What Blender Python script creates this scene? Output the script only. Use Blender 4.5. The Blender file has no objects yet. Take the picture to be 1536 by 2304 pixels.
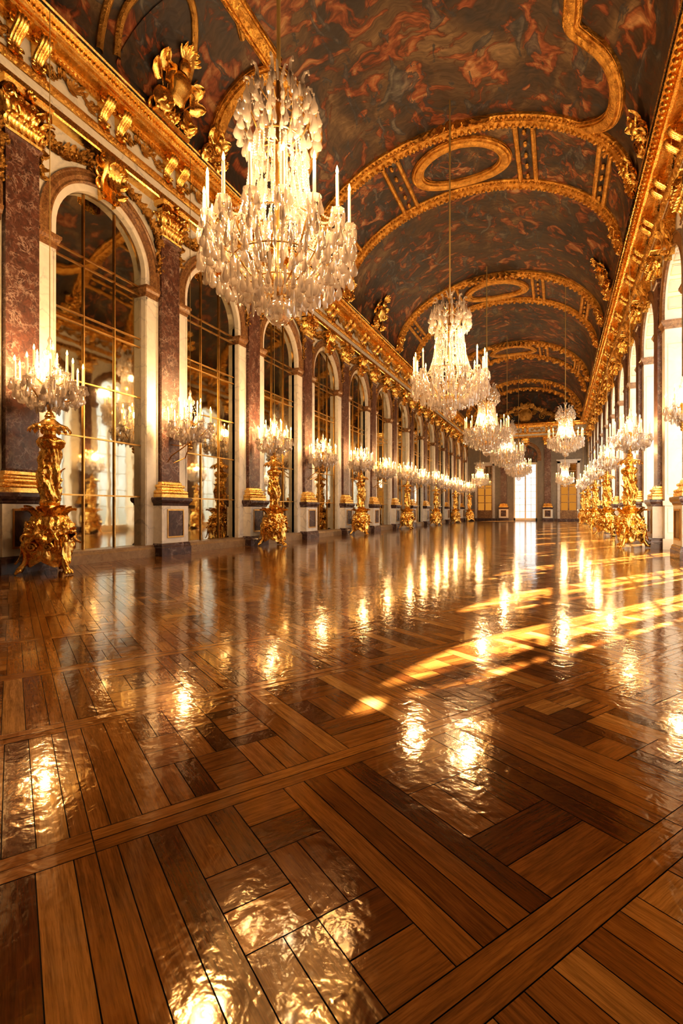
import bpy, math, random
from mathutils import Vector, Matrix, noise
PI = math.pi
sin, cos = math.sin, math.cos
RND = random.Random(11)
COL = bpy.context.scene.collection
SC = bpy.context.scene

# ------------------------------------------------------------------ hall layout (metres)
XL, XR = -8.15, 2.50           # wall faces, mirror side and window side
CX, VA, VB, VZ = -2.825, 4.625, 3.02, 8.99   # vault: centre, half span, rise, springing
Y0, Y1 = -8.0, 50.0
BAY, P1 = 3.4, 5.41            # pilaster pitch and first pilaster
HALF, SPRING, STILT = 1.04, 5.84, 0.22
BACK = 0.54                    # depth of the window reveals

# ------------------------------------------------------------------ mesh builder
class MB:
    def __init__(s):
        s.v = []; s.f = []; s.m = []; s.uv = {}; s.col = {}
    def add(s, verts, faces, mi=0, M=None):
        o = len(s.v)
        if M is not None: s.v.extend((M @ Vector(p))[:] for p in verts)
        else: s.v.extend(tuple(p) for p in verts)
        for f in faces:
            s.f.append(tuple(i + o for i in f)); s.m.append(mi)
        return o
    def quad(s, a, b, c, d, mi=0): s.add([a, b, c, d], [(0, 1, 2, 3)], mi)
    def grid(s, fn, nu, nv, cu=False, cv=False, mi=0, M=None):
        U = nu if cu else nu + 1; V = nv if cv else nv + 1
        vs = [fn(i / nu, j / nv) for j in range(V) for i in range(U)]
        fs = []
        for j in range(nv):
            for i in range(nu):
                a = j * U + i; b = j * U + (i + 1) % U
                c = ((j + 1) % V) * U + (i + 1) % U; d = ((j + 1) % V) * U + i
                fs.append((a, b, c, d))
        s.add(vs, fs, mi, M)
    def box(s, x0, x1, y0, y1, z0, z1, mi=0, M=None):
        vs = [(x, y, z) for z in (z0, z1) for y in (y0, y1) for x in (x0, x1)]
        s.add(vs, [(0, 2, 3, 1), (4, 5, 7, 6), (0, 1, 5, 4), (2, 6, 7, 3), (0, 4, 6, 2), (1, 3, 7, 5)], mi, M)
    def lathe(s, prof, n=24, mod=None, mi=0, M=None):
        def fn(u, v):
            k = v * (len(prof) - 1); i = min(int(k), len(prof) - 2); t = k - i
            r = prof[i][0] * (1 - t) + prof[i + 1][0] * t
            z = prof[i][1] * (1 - t) + prof[i + 1][1] * t
            a = u * 2 * PI
            if mod: r = mod(a, z, r)
            return (r * cos(a), r * sin(a), z)
        s.grid(fn, n, (len(prof) - 1), True, False, mi, M)
    def tube(s, pts, rad, n=8, mi=0, M=None, caps=True):
        P = [Vector(p) for p in pts]; L = len(P); vs = []; fs = []
        up = Vector((0, 0, 1)); prev = None
        for i, p in enumerate(P):
            t = (P[min(i + 1, L - 1)] - P[max(i - 1, 0)]).normalized()
            if prev is None:
                a = t.cross(up)
                if a.length < 1e-3: a = t.cross(Vector((1, 0, 0)))
            else: a = prev - t * prev.dot(t)
            a.normalize(); prev = a; b = t.cross(a)
            r = rad(i / (L - 1)) if callable(rad) else (rad[i] if isinstance(rad, (list, tuple)) else rad)
            for k in range(n):
                q = 2 * PI * k / n
                vs.append(p + a * (r * cos(q)) + b * (r * sin(q)))
        for i in range(L - 1):
            for k in range(n):
                fs.append((i * n + k, i * n + (k + 1) % n, (i + 1) * n + (k + 1) % n, (i + 1) * n + k))
        if caps:
            fs.append(tuple(range(n))[::-1]); fs.append(tuple((L - 1) * n + k for k in range(n)))
        s.add(vs, fs, mi, M)
    def sweep(s, pts, nors, prof, closed=False, mi=0, M=None, pclosed=False):
        """prof = (side, along normal) pairs carried along pts"""
        P = [Vector(p) for p in pts]; N = [Vector(n).normalized() for n in nors]; L = len(P); vs = []; fs = []
        m = len(prof)
        for i in range(L):
            t = (P[(i + 1) % L] - P[i - 1]) if closed else (P[min(i + 1, L - 1)] - P[max(i - 1, 0)])
            sd = t.normalized().cross(N[i]).normalized()
            for (a, b) in prof: vs.append(P[i] + sd * a + N[i] * b)
        for i in range(L if closed else L - 1):
            j = (i + 1) % L
            for k in range(m if pclosed else m - 1):
                k2 = (k + 1) % m
                fs.append((i * m + k, j * m + k, j * m + k2, i * m + k2))
        s.add(vs, fs, mi, M)
    def ball(s, c, r, n=8, m=6, sc=(1, 1, 1), mi=0, M=None):
        def fn(u, v):
            a = u * 2 * PI; b = (v - .5) * PI
            return (c[0] + r * sc[0] * cos(b) * cos(a), c[1] + r * sc[1] * cos(b) * sin(a), c[2] + r * sc[2] * sin(b))
        s.grid(fn, n, m, True, False, mi, M)
    def leaf(s, M, L=.3, W=.1, curl=1.6, lobes=4, lean=0.15, ridge=.25, nu=6, nv=10, mi=0):
        """acanthus leaf: rises along local z, faces local x, curls outwards at the tip"""
        path = [(0, 0)]; a = lean
        for j in range(nv):
            t = (j + 1) / nv
            ang = lean + curl * t ** 2.2
            path.append((path[-1][0] + sin(ang) * L / nv, path[-1][1] + cos(ang) * L / nv))
        def fn(u, v):
            q = (u - .5) * 2; x, z = path[int(round(v * nv))]
            w = W * (max(0.02, sin(PI * (0.12 + .86 * v) ** .85)) ** .7) * (1 + .22 * abs(sin(lobes * PI * v)))
            d = ridge * W * (cos(q * PI * 1.5) * .5 - q * q * .9)
            ang = lean + curl * v ** 2.2
            return (x + d * cos(ang), q * w, z - d * sin(ang))
        s.grid(fn, nu, nv, mi=mi, M=M)
    def volute(s, M, r=.1, turns=2.0, thick=.02, width=.05, mi=0, n=40):
        """scroll in the local yz plane, extruded along x"""
        pts = []
        for i in range(n + 1):
            t = i / n; a = t * turns * 2 * PI; rr = r * (1 - .85 * t)
            pts.append((0, rr * cos(a), rr * sin(a)))
        s.sweep(pts, [(0, -p[1], -p[2]) for p in pts], [(-width, 0), (-width, thick * .6), (-width * .5, -thick * .2), (0, -thick * .5), (width * .5, -thick * .2), (width, thick * .6), (width, 0)], mi=mi, M=M)
        s.ball((0, 0, 0), r * .24, 8, 6, (1.5 * width / (r * .24) * .5, 1, 1), mi=mi, M=M)
    def build(s, name, mats, parent=None, sharp=40, smooth=True, uv=None, attr=None):
        me = bpy.data.meshes.new(name)
        me.from_pydata(s.v, [], s.f)
        if not isinstance(mats, (list, tuple)): mats = [mats]
        for m in mats: me.materials.append(m)
        if len(mats) > 1: me.polygons.foreach_set('material_index', s.m)
        me.polygons.foreach_set('use_smooth', [smooth] * len(s.f))
        if smooth and sharp: me.set_sharp_from_angle(angle=math.radians(sharp))
        if uv is not None:
            l = me.uv_layers.new(name='UVMap')
            l.data.foreach_set('uv', [c for p in uv for c in p])
        if attr is not None:
            at = me.attributes.new('tone', 'FLOAT', 'FACE'); at.data.foreach_set('value', attr)
        me.update()
        return link(name, me, parent)

def link(name, me, parent=None):
    o = bpy.data.objects.new(name, me); COL.objects.link(o)
    if parent: o.parent = parent
    return o
def tag(o, label=None, cat=None, group=None, kind=None):
    for k, v in (('label', label), ('category', cat), ('group', group), ('kind', kind)):
        if v: o[k] = v
    return o
def thing(name, loc=(0, 0, 0), rz=0, label=None, cat=None, group=None, kind=None):
    o = bpy.data.objects.new(name, None); COL.objects.link(o)
    o.empty_display_size = .1
    o.location = loc; o.rotation_euler = (0, 0, rz)
    return tag(o, label, cat, group, kind)
def dup(o, loc=None, rz=None, label=None, group=None, parent=None):
    c = o.copy(); COL.objects.link(c)
    if parent: c.parent = parent
    if loc is not None: c.location = loc
    if rz is not None: c.rotation_euler = (0, 0, rz)
    if label: c['label'] = label
    if group: c['group'] = group
    for ch in list(o.children): dup(ch, parent=c)
    return c
def T(x=0, y=0, z=0): return Matrix.Translation((x, y, z))
def Rz(a): return Matrix.Rotation(a, 4, 'Z')
def Rx(a): return Matrix.Rotation(a, 4, 'X')
def Ry(a): return Matrix.Rotation(a, 4, 'Y')
def S(x, y, z): return Matrix.Diagonal((x, y, z, 1))
ORD = ['first', 'second', 'third', 'fourth', 'fifth', 'sixth', 'seventh', 'eighth', 'ninth', 'tenth', 'eleventh', 'twelfth', 'thirteenth', 'fourteenth', 'fifteenth']

# ------------------------------------------------------------------ materials
class NT:
    def __init__(s, name):
        s.m = bpy.data.materials.new(name); s.m.use_nodes = True
        s.t = s.m.node_tree; s.b = s.t.nodes['Principled BSDF']; s.out = s.t.nodes['Material Output']
    def n(s, typ, **k):
        nd = s.t.nodes.new(typ)
        for a, v in k.items():
            if a.startswith('_'): nd.inputs[a[1:].replace('_', ' ')].default_value = v
            else: setattr(nd, a, v)
        return nd
    def l(s, a, b): s.t.links.new(a, b)
    def ramp(s, fac, stops, interp='LINEAR'):
        r = s.n('ShaderNodeValToRGB'); r.color_ramp.interpolation = interp
        e = r.color_ramp.elements
        while len(e) < len(stops): e.new(0.5)
        for el, (p, c) in zip(e, stops): el.position = p; el.color = (*c, 1)
        s.l(fac, r.inputs[0]); return r.outputs[0]
    def coord(s, kind='Object'): return s.n('ShaderNodeTexCoord').outputs[kind]
    def mapping(s, vec, scale=(1, 1, 1), rot=(0, 0, 0)):
        m = s.n('ShaderNodeMapping'); m.inputs['Scale'].default_value = scale; m.inputs['Rotation'].default_value = rot
        s.l(vec, m.inputs[0]); return m.outputs[0]
    def noise(s, vec, scale, detail=4, rough=.55, dist=0):
        n = s.n('ShaderNodeTexNoise'); n.inputs['Scale'].default_value = scale; n.inputs['Detail'].default_value = detail
        n.inputs['Roughness'].default_value = rough; n.inputs['Distortion'].default_value = dist
        s.l(vec, n.inputs['Vector']); return n
    def mix(s, fac, a, b, blend='MIX'):
        m = s.n('ShaderNodeMix', data_type='RGBA', blend_type=blend)
        for sock, v in ((m.inputs['Factor'], fac), (m.inputs['A'], a), (m.inputs['B'], b)):
            if sock.name == 'Factor':
                sock = m.inputs[0]
            elif sock.name == 'A': sock = m.inputs[6]
            else: sock = m.inputs[7]
            if hasattr(v, 'links'): s.l(v, sock)
            else: sock.default_value = v if not isinstance(v, tuple) else (*v, 1)
        return m.outputs[2]
    def math(s, op, a, b=0.0, clamp=False):
        m = s.n('ShaderNodeMath', operation=op, use_clamp=clamp)
        for i, v in enumerate((a, b)):
            if hasattr(v, 'links'): s.l(v, m.inputs[i])
            else: m.inputs[i].default_value = v
        return m.outputs[0]
    def bump(s, h, strength=.3, dist=.02):
        b = s.n('ShaderNodeBump'); b.inputs['Strength'].default_value = strength; b.inputs['Distance'].default_value = dist
        s.l(h, b.inputs['Height']); s.l(b.outputs[0], s.b.inputs['Normal']); return b
    def setp(s, **k):
        for a, v in k.items(): s.b.inputs[a.replace('_', ' ')].default_value = v if not isinstance(v, tuple) else (*v, 1)

def world_pos(t):
    g = t.n('ShaderNodeNewGeometry'); return g.outputs['Position']

def gold_mat(name, hi, lo, rough, scale, bstr, vor=0, dist=.012):
    t = NT(name); p = t.coord('Object')
    n1 = t.noise(p, 5, 3); n2 = t.noise(p, scale, 5, .6, .4)
    c = t.ramp(n1.outputs[0], [(.3, lo), (.62, hi)])
    t.l(c, t.b.inputs['Base Color'])
    t.setp(Metallic=1.0, Roughness=rough)
    h = n2.outputs[0]
    if vor:
        v = t.n('ShaderNodeTexVoronoi', feature='SMOOTH_F1'); v.inputs['Scale'].default_value = vor
        w = t.mix(.12, p, n2.outputs['Color'], 'ADD'); t.l(w, v.inputs['Vector'])
        h = t.math('ADD', t.math('MULTIPLY', v.outputs['Distance'], 1.2), t.math('MULTIPLY', h, .5))
    t.bump(h, bstr, dist)
    r = t.math('ADD', t.math('MULTIPLY', n2.outputs[0], .22), rough - .1)
    t.l(r, t.b.inputs['Roughness'])
    return t.m
M_GOLD = gold_mat('polished_gilding', (1.0, .69, .24), (.80, .46, .11), .25, 26, .25)
M_CARVE = gold_mat('carved_gilding', (.98, .66, .21), (.66, .36, .09), .30, 30, .9, 17, .03)
M_DULL = gold_mat('old_dull_gilding', (.62, .40, .13), (.34, .20, .06), .40, 34, .7, 22, .02)
M_BRASS = gold_mat('brass', (.72, .47, .17), (.50, .30, .10), .30, 20, .1)
M_VAULTGOLD = gold_mat('vault_gilding', (.86, .54, .15), (.50, .26, .06), .34, 24, .9, 14, .03)

def marble(name, base, vein, dark, scale, rough=.22, width=.06):
    t = NT(name); p = world_pos(t)
    n = t.noise(p, scale * .6, 6, .62, .6)
    w = t.mix(.55, p, n.outputs['Color'], 'ADD')
    v = t.n('ShaderNodeTexVoronoi', feature='DISTANCE_TO_EDGE'); v.inputs['Scale'].default_value = scale
    t.l(w, v.inputs['Vector'])
    ve = t.ramp(v.outputs['Distance'], [(0, (1, 1, 1)), (width, (0, 0, 0))])
    n2 = t.noise(p, scale * 1.1, 5, .6, 1.5)
    body = t.ramp(n2.outputs[0], [(.32, dark), (.62, base)])
    msk = t.math('MULTIPLY', ve, t.ramp(n.outputs[0], [(.42, (0, 0, 0)), (.66, (1, 1, 1))]))
    c = t.mix(msk, body, vein)
    t.l(c, t.b.inputs['Base Color']); t.setp(Roughness=rough)
    return t.m
M_RED = marble('red_marble', (.145, .064, .046), (.46, .36, .32), (.050, .030, .030), 7.5, .28, .11)
M_WHITE = marble('white_marble', (.86, .83, .78), (.50, .50, .52), (.74, .72, .68), 2.2, .3, .05)
M_GREY = marble('grey_marble', (.52, .49, .47), (.30, .29, .30), (.40, .38, .37), 2.6, .3, .06)
M_DARK = marble('dark_plum_marble', (.105, .062, .060), (.32, .25, .24), (.045, .030, .032), 4.0, .22, .07)
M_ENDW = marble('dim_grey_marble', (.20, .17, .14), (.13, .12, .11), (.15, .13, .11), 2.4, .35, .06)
M_TAN = marble('tan_marble', (.36, .25, .14), (.20, .12, .06), (.26, .17, .09), 6.0, .3, .08)
M_BROWN = marble('brown_breccia', (.26, .135, .060), (.55, .36, .17), (.10, .050, .026), 11.0, .3, .12)

def plain(name, c, rough=.5, metal=0, **k):
    t = NT(name); p = t.coord('Object'); n = t.noise(p, 9, 3)
    t.l(t.mix(n.outputs[0], tuple(x * .88 for x in c), c), t.b.inputs['Base Color'])
    t.setp(Roughness=rough, Metallic=metal)
    for a, v in k.items(): t.b.inputs[a.replace('_', ' ')].default_value = v if not isinstance(v, tuple) else (*v, 1)
    return t.m
M_CREAM = plain('cream_paint', (.80, .74, .62), .45)
M_WAX = plain('candle_wax', (.92, .80, .55), .45, Emission_Color=(1.0, .66, .30), Emission_Strength=.5)  # weak emission stands in for flame light glowing through the wax
M_CORD = plain('olive_cord', (.50, .37, .15), .6)
M_BLACK = plain('black_iron', (.02, .016, .013), .4)
M_WRONG = None
def emit(name, c, st):
    m = bpy.data.materials.new(name); m.use_nodes = True; t = m.node_tree
    for n in list(t.nodes):
        if n.type != 'OUTPUT_MATERIAL': t.nodes.remove(n)
    e = t.nodes.new('ShaderNodeEmission'); e.inputs[0].default_value = (*c, 1); e.inputs[1].default_value = st
    t.links.new(e.outputs[0], t.nodes['Material Output'].inputs[0])
    try: m.cycles.emission_sampling = 'NONE'
    except Exception: pass
    return m
M_FLAME = emit('flame', (1.0, .45, .09), 44)

def crystal(name, milk):
    m = bpy.data.materials.new(name); m.use_nodes = True; t = m.node_tree
    for n in list(t.nodes):
        if n.type != 'OUTPUT_MATERIAL': t.nodes.remove(n)
    out = t.nodes['Material Output']
    tr = t.nodes.new('ShaderNodeBsdfTransparent'); tr.inputs[0].default_value = (.93, .91, .90, 1)
    gl = t.nodes.new('ShaderNodeBsdfGlossy'); gl.inputs[0].default_value = (1, .97, .94, 1); gl.inputs['Roughness'].default_value = .06
    df = t.nodes.new('ShaderNodeBsdfDiffuse'); df.inputs[0].default_value = (.92, .88, .86, 1)
    tl = t.nodes.new('ShaderNodeBsdfTranslucent'); tl.inputs[0].default_value = (.95, .86, .78, 1)
    fr = t.nodes.new('ShaderNodeLayerWeight'); fr.inputs[0].default_value = .42
    a = t.nodes.new('ShaderNodeMixShader'); a.inputs[0].default_value = .55
    t.links.new(df.outputs[0], a.inputs[1]); t.links.new(tl.outputs[0], a.inputs[2])
    b = t.nodes.new('ShaderNodeMixShader'); b.inputs[0].default_value = milk
    t.links.new(tr.outputs[0], b.inputs[1]); t.links.new(a.outputs[0], b.inputs[2])
    mp = t.nodes.new('ShaderNodeMapRange'); mp.inputs[3].default_value = .18; mp.inputs[4].default_value = .7
    t.links.new(fr.outputs['Facing'], mp.inputs[0])
    c = t.nodes.new('ShaderNodeMixShader'); t.links.new(mp.outputs[0], c.inputs[0])
    t.links.new(b.outputs[0], c.inputs[1]); t.links.new(gl.outputs[0], c.inputs[2])
    t.links.new(c.outputs[0], out.inputs[0])
    return m
M_CRYSTAL = crystal('cut_crystal', .52)
M_BALL = crystal('clear_crystal', .22)

def glass(name, tint, refl):
    m = bpy.data.materials.new(name); m.use_nodes = True; t = m.node_tree
    for n in list(t.nodes):
        if n.type != 'OUTPUT_MATERIAL': t.nodes.remove(n)
    tr = t.nodes.new('ShaderNodeBsdfTransparent'); tr.inputs[0].default_value = (*tint, 1)
    gl = t.nodes.new('ShaderNodeBsdfGlossy'); gl.inputs['Roughness'].default_value = .03
    mx = t.nodes.new('ShaderNodeMixShader'); mx.inputs[0].default_value = refl
    t.links.new(tr.outputs[0], mx.inputs[1]); t.links.new(gl.outputs[0], mx.inputs[2])
    t.links.new(mx.outputs[0], t.nodes['Material Output'].inputs[0])
    return m
M_GLASS = glass('window_glass', (.97, .98, .97), .05)

def mirror_mat():
    t = NT('old_mirror'); p = world_pos(t)
    n = t.noise(p, 1.3, 3); n2 = t.noise(p, 9, 4)
    c = t.ramp(n.outputs[0], [(.35, (.50, .47, .36)), (.7, (.62, .60, .50))])
    t.l(c, t.b.inputs['Base Color']); t.setp(Metallic=1.0, Roughness=.035)
    t.bump(n.outputs[0], .05, .03)
    return t.m
M_MIRROR = mirror_mat()

def floor_mat():
    t = NT('oak_parquet'); uv = t.n('ShaderNodeUVMap').outputs[0]
    a = t.n('ShaderNodeAttribute', attribute_name='tone').outputs['Fac']
    base = t.ramp(a, [(0, (.060, .018, .004)), (.22, (.135, .045, .010)), (.45, (.29, .128, .028)), (.75, (.44, .215, .055)), (1, (.66, .41, .15))])
    g = t.noise(t.mapping(uv, (3.5, 60, 1)), 1.0, 5, .65, .6)
    g2 = t.noise(t.mapping(uv, (14, 220, 1)), 1.0, 3, .6)
    gr = t.ramp(g.outputs[0], [(.28, (.42, .38, .34)), (.62, (1.15, 1.1, 1.05))])
    c = t.mix(.85, base, gr, 'MULTIPLY')
    c = t.mix(.5, c, t.ramp(g2.outputs[0], [(.35, (.5, .46, .42)), (.55, (1.1, 1.1, 1.1))]), 'MULTIPLY')
    pos = world_pos(t)
    st = t.noise(pos, 1.1, 4, .6)
    c = t.mix(.6, c, t.ramp(st.outputs[0], [(.3, (.62, .58, .55)), (.6, (1.1, 1.08, 1.05))]), 'MULTIPLY')
    t.l(c, t.b.inputs['Base Color'])
    w = t.noise(pos, 10, 2, .5, .8); w2 = t.noise(pos, 38, 2, .5)
    h = t.math('ADD', t.math('MULTIPLY', w.outputs[0], 1.0), t.math('MULTIPLY', w2.outputs[0], .30))
    h = t.math('ADD', h, t.math('MULTIPLY', g.outputs[0], .035))
    t.bump(h, .16, .012)
    t.l(t.math('ADD', t.math('MULTIPLY', g.outputs[0], .07), .07), t.b.inputs['Roughness'])
    t.b.inputs['IOR'].default_value = 1.55
    t.setp(Coat_Weight=.22, Coat_Roughness=.05, Specular_Tint=(1.0, .78, .46)); t.b.inputs['Specular IOR Level'].default_value = .75
    return t.m
M_FLOOR = floor_mat()
M_GAP = plain('dark_floor_gap', (.012, .007, .004), .7)

def paint_mat(name, sc=1.0, warm=.5, seed=0.0):
    """loose baroque-looking fresco: warped clouds of slate, umber, russet and flesh tones"""
    t = NT(name); uv = t.n('ShaderNodeUVMap').outputs[0]
    p = t.mapping(uv, (sc, sc * .8, 1)); mp = p.node; mp.inputs['Location'].default_value = (seed, seed * .7, 0)
    n0 = t.noise(p, .55, 4, .6)
    p2 = t.mix(1.1, p, n0.outputs['Color'], 'ADD')
    big = t.noise(p2, .55, 5, .62, 1.6)
    sky = t.ramp(big.outputs[0], [(.26, (.014, .015, .021)), (.42, (.036, .034, .038)), (.53, (.070, .050, .037)), (.62, (.150, .105, .064)), (.74, (.30, .22, .14))])
    fig = t.noise(t.mapping(p2, (1, 1.5, 1), (0, 0, .6)), 1.75, 5, .55, 1.5)
    red = t.ramp(fig.outputs[0], [(.515, (0, 0, 0)), (.54, (1, 1, 1))])
    fcol = t.ramp(fig.outputs[0], [(.53, (.060, .022, .012)), (.58, (.22, .062, .026)), (.63, (.33, .14, .06)), (.72, (.50, .33, .19))])
    c = t.mix(t.math('MULTIPLY', red, .85), sky, fcol)
    drp = t.noise(t.mapping(p2, (1.3, .7, 1), (0, 0, -.9)), 2.3, 5, .55, 1.4)
    dm = t.ramp(drp.outputs[0], [(.57, (0, 0, 0)), (.59, (.85, .85, .85))])
    dcol = t.ramp(drp.outputs[0], [(.60, (.032, .042, .058)), (.72, (.17, .17, .165))])
    c = t.mix(dm, c, dcol)
    br = t.noise(t.mapping(p2, (2, 9, 1), (0, 0, .5)), 2.2, 4, .6, 1.0)
    c = t.mix(.75, c, t.ramp(br.outputs[0], [(.3, (.45, .42, .40)), (.65, (1.35, 1.3, 1.2))]), 'MULTIPLY')
    t.l(c, t.b.inputs['Base Color']); t.setp(Roughness=.55)
    return t.m
M_PAINT = paint_mat('ceiling_fresco', .62)
M_PAINT2 = paint_mat('ceiling_fresco_panels', 1.0, seed=7.3)
M_PAINT3 = paint_mat('dark_grisaille', .9, seed=15.1)
M_AMBER = emit('amber_pane', (1.0, .40, .06), .5)

# ------------------------------------------------------------------ floor: a parquet of real boards
def make_floor():
    mb = MB(); uv = []; tone = []
    A = math.radians(57.0)
    ux, uy = cos(A), sin(A); nx, ny = -sin(A), cos(A)
    TT, NN, T0, N0 = 1.56, .955, .205, .712
    th = math.atan(487 / 1120)
    g = .0016
    R = random.Random(5)
    def board(t0, t1, n0, n1, along, tn):
        """rectangle in panel coordinates; along = 't' or 'n' is the grain"""
        ct, cn = (t0 + t1) / 2, (n0 + n1) / 2
        x, y = ct * ux + cn * nx, ct * uy + cn * ny
        if not (-8.75 < x < 3.2 and Y0 - .3 < y < Y1 + .4): return
        near = y < 14
        gg = g if near else g * .6
        dz = [R.uniform(-.0005, .0005) for _ in range(4)]
        P = [(t0 + gg, n0 + gg), (t1 - gg, n0 + gg), (t1 - gg, n1 - gg), (t0 + gg, n1 - gg)]
        mb.add([(a * ux + b * nx, a * uy + b * ny, z) for (a, b), z in zip(P, dz)], [(0, 1, 2, 3)])
        ou, ov = R.uniform(0, 50), R.uniform(0, 50)
        for (a, b) in P:
            uv.append((a + ou, b + ov) if along == 't' else (b + ou, a + ov))
        tone.append(min(1, max(0, tn)))
    def tn(base=.55, sd=.13):
        r = R.random()
        if r < .15: return R.uniform(.08, .25)
        if r > .90: return R.uniform(.8, .98)
        return R.gauss(base, sd)
    def planks(t0, t1, n0, n1, along, k, base=.55):
        if along == 'n':
            w = (t1 - t0) / k
            for i in range(k): board(t0 + i * w, t0 + (i + 1) * w, n0, n1, 'n', tn(base))
        else:
            w = (n1 - n0) / k
            for i in range(k): board(t0, t1, n0 + i * w, n0 + (i + 1) * w, 't', tn(base))
    def block(t0, t1, n0, n1, style):
        h = (n1 - n0) / 3
        if style == 0:
            planks(t0, t1, n0, n0 + h, 't', 2, .45); m = (t0 + t1) / 2
            planks(t0, t1, n0 + h, n0 + 2 * h, 'n', 3, .4); planks(t0, t1, n0 + 2 * h, n1, 't', 2, .5)
        elif style == 1:
            m = (t0 + t1) / 2
            planks(t0, m, n0, n0 + h, 'n', 2, .35); planks(m, t1, n0, n0 + h, 't', 2, .5)
            planks(t0, m, n0 + h, n0 + 2 * h, 't', 2, .5); planks(m, t1, n0 + h, n0 + 2 * h, 'n', 2, .3)
            planks(t0, m, n0 + 2 * h, n1, 'n', 2, .4); planks(m, t1, n0 + 2 * h, n1, 't', 2, .6)
        else:
            planks(t0, t1, n0, n1, 't', 7, .5)
    for i in range(-8, 42):
        for j in range(-12, 64):
            t0 = T0 + i * TT; n0 = N0 + j * NN
            cx, cy = (t0 + .78) * ux + (n0 + .48) * nx, (t0 + .78) * uy + (n0 + .48) * ny
            if not (-10 < cx < 4.5 and Y0 - 2 < cy < Y1 + 2): continue
            b = .058
            # border beams, two boards wide
            for q in (0, 1):
                board(t0, t0 + TT, n0 - b + q * b, n0 + q * b, 't', R.gauss(.66, .07))
            for q in (0, 1):
                board(t0 - b + q * b, t0 + q * b, n0 + b, n0 + NN - b, 'n', R.gauss(.58, .08))
            lo, hi = n0 + b, n0 + NN - b
            s0 = t0 + b; W = TT - 2 * b
            cols = [.13, .235, .135, .135, .235, .13] if (i + j) % 2 else [.12, .26, .12, .12, .26, .12]
            k = 0
            for c, w in enumerate(cols):
                w *= W
                if c in (1, 4): block(s0, s0 + w, lo, hi, R.choice((0, 1, 1, 2)))
                elif c in (0, 5): planks(s0, s0 + w, lo, hi, 'n', 2, .58)
                else:
                    if R.random() < .35:
                        m = lo + (hi - lo) * R.choice((.33, .5, .67))
                        planks(s0, s0 + w, lo, m, 'n', 2, .5); block(s0, s0 + w, m, hi, 2) if R.random() < .4 else planks(s0, s0 + w, m, hi, 'n', 2, .4)
                    else: planks(s0, s0 + w, lo, hi, 'n', 2, .52)
                s0 += w
    nb = len(mb.f)
    mb.add([(-8.8, Y0 - .3, -.004), (3.2, Y0 - .3, -.004), (3.2, Y1 + .5, -.004), (-8.8, Y1 + .5, -.004)], [(0, 1, 2, 3)], 1)
    uv += [(0, 0)] * 4; tone.append(0)
    o = mb.build('floor', [M_FLOOR, M_GAP], smooth=False, uv=uv, attr=tone)
    o['kind'] = 'structure'
    return o
make_floor()

# ------------------------------------------------------------------ walls with arched openings
def arch_pts(half=HALF, spring=SPRING, stilt=STILT, n=24, bottom=0.0):
    pts = [(-half, bottom), (-half, spring)]
    for i in range(n + 1):
        a = PI - PI * i / n
        pts.append((half * cos(a), spring + stilt + half * sin(a)))
    pts += [(half, spring), (half, bottom)]
    return pts
def arched_panel(mb, mp, s0, s1, c, top, half=HALF, spring=SPRING, stilt=STILT, mi=0):
    """wall field s0..s1 with an arched hole at c; mp maps (s,z) to 3-D"""
    A = [(c + a, z) for a, z in arch_pts(half, spring, stilt)]
    q = lambda *p: mb.quad(*[mp(*x) for x in p], mi)
    q((s0, 0), (c - half, 0), (c - half, spring), (s0, spring))
    q((c + half, 0), (s1, 0), (s1, spring), (c + half, spring))
    arc = A[1:-1]
    n = len(arc)
    for i in range(n - 1):
        (a, za), (b, zb) = arc[i], arc[i + 1]
        q((a, za), (b, zb), (b, top), (a, top))
    q((s0, spring), (c - half, spring), (c - half, top), (s0, top))
    q((c + half, spring), (s1, spring), (s1, top), (c + half, top))
def reveal(mb, mp, c, d0, d1, half=HALF, spring=SPRING, stilt=STILT, mi=0):
    A = [(c + a, z) for a, z in arch_pts(half, spring, stilt)]
    for (a, za), (b, zb) in zip(A, A[1:]):
        mb.quad(mp(a, za, d0), mp(b, zb, d0), mp(b, zb, d1), mp(a, za, d1), mi)

MIRR = [P1 - BAY / 2 + BAY * k for k in range(0, 14)]         # bay centres, mirror side
PILL = [P1 + BAY * k for k in range(0, 13)]
WIN = [8.75, 10.95] + [P1 - BAY / 2 + BAY * k for k in range(3, 14)]   # windows, garden side
WBND = [5.41, 9.76] + [P1 + BAY * k for k in range(2, 14)]
WTOP = 9.1

mb = MB()
for k, c in enumerate(MIRR):
    s0, s1 = c - BAY / 2, (c + BAY / 2 if k < 13 else Y1)
    arched_panel(mb, lambda s, z, d=0: (XL - d, s, z), s0, s1, c, WTOP)
    reveal(mb, lambda s, z, d=0: (XL - d, s, z), c, 0, .3)
mb.quad((XL, Y0, 0), (XL, MIRR[0] - BAY / 2, 0), (XL, MIRR[0] - BAY / 2, WTOP), (XL, Y0, WTOP))
mb.quad((XL - .3, Y0, 0), (XL - .3, Y1, 0), (XL - .3, Y1, WTOP), (XL - .3, Y0, WTOP))
tag(mb.build('wall_left', M_WHITE, smooth=False), kind='structure')

mb = MB(); XO = XR + .95
for k, c in enumerate(WIN):
    s0, s1 = WBND[k], (WBND[k + 1] if k < 12 else Y1)
    mpR = lambda s, z, d=0: (XR + d, s, z)
    arched_panel(mb, mpR, s0, s1, c, WTOP)
    arched_panel(mb, lambda s, z: (XR + BACK, s, z), s0, s1, c, WTOP + 3.2)
    reveal(mb, mpR, c, 0, BACK)
for x in (XR, XR + BACK):
    mb.quad((x, Y0, 0), (x, WBND[0], 0), (x, WBND[0], WTOP), (x, Y0, WTOP))
tag(mb.build('wall_right', M_WHITE, smooth=False), kind='structure')

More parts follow.
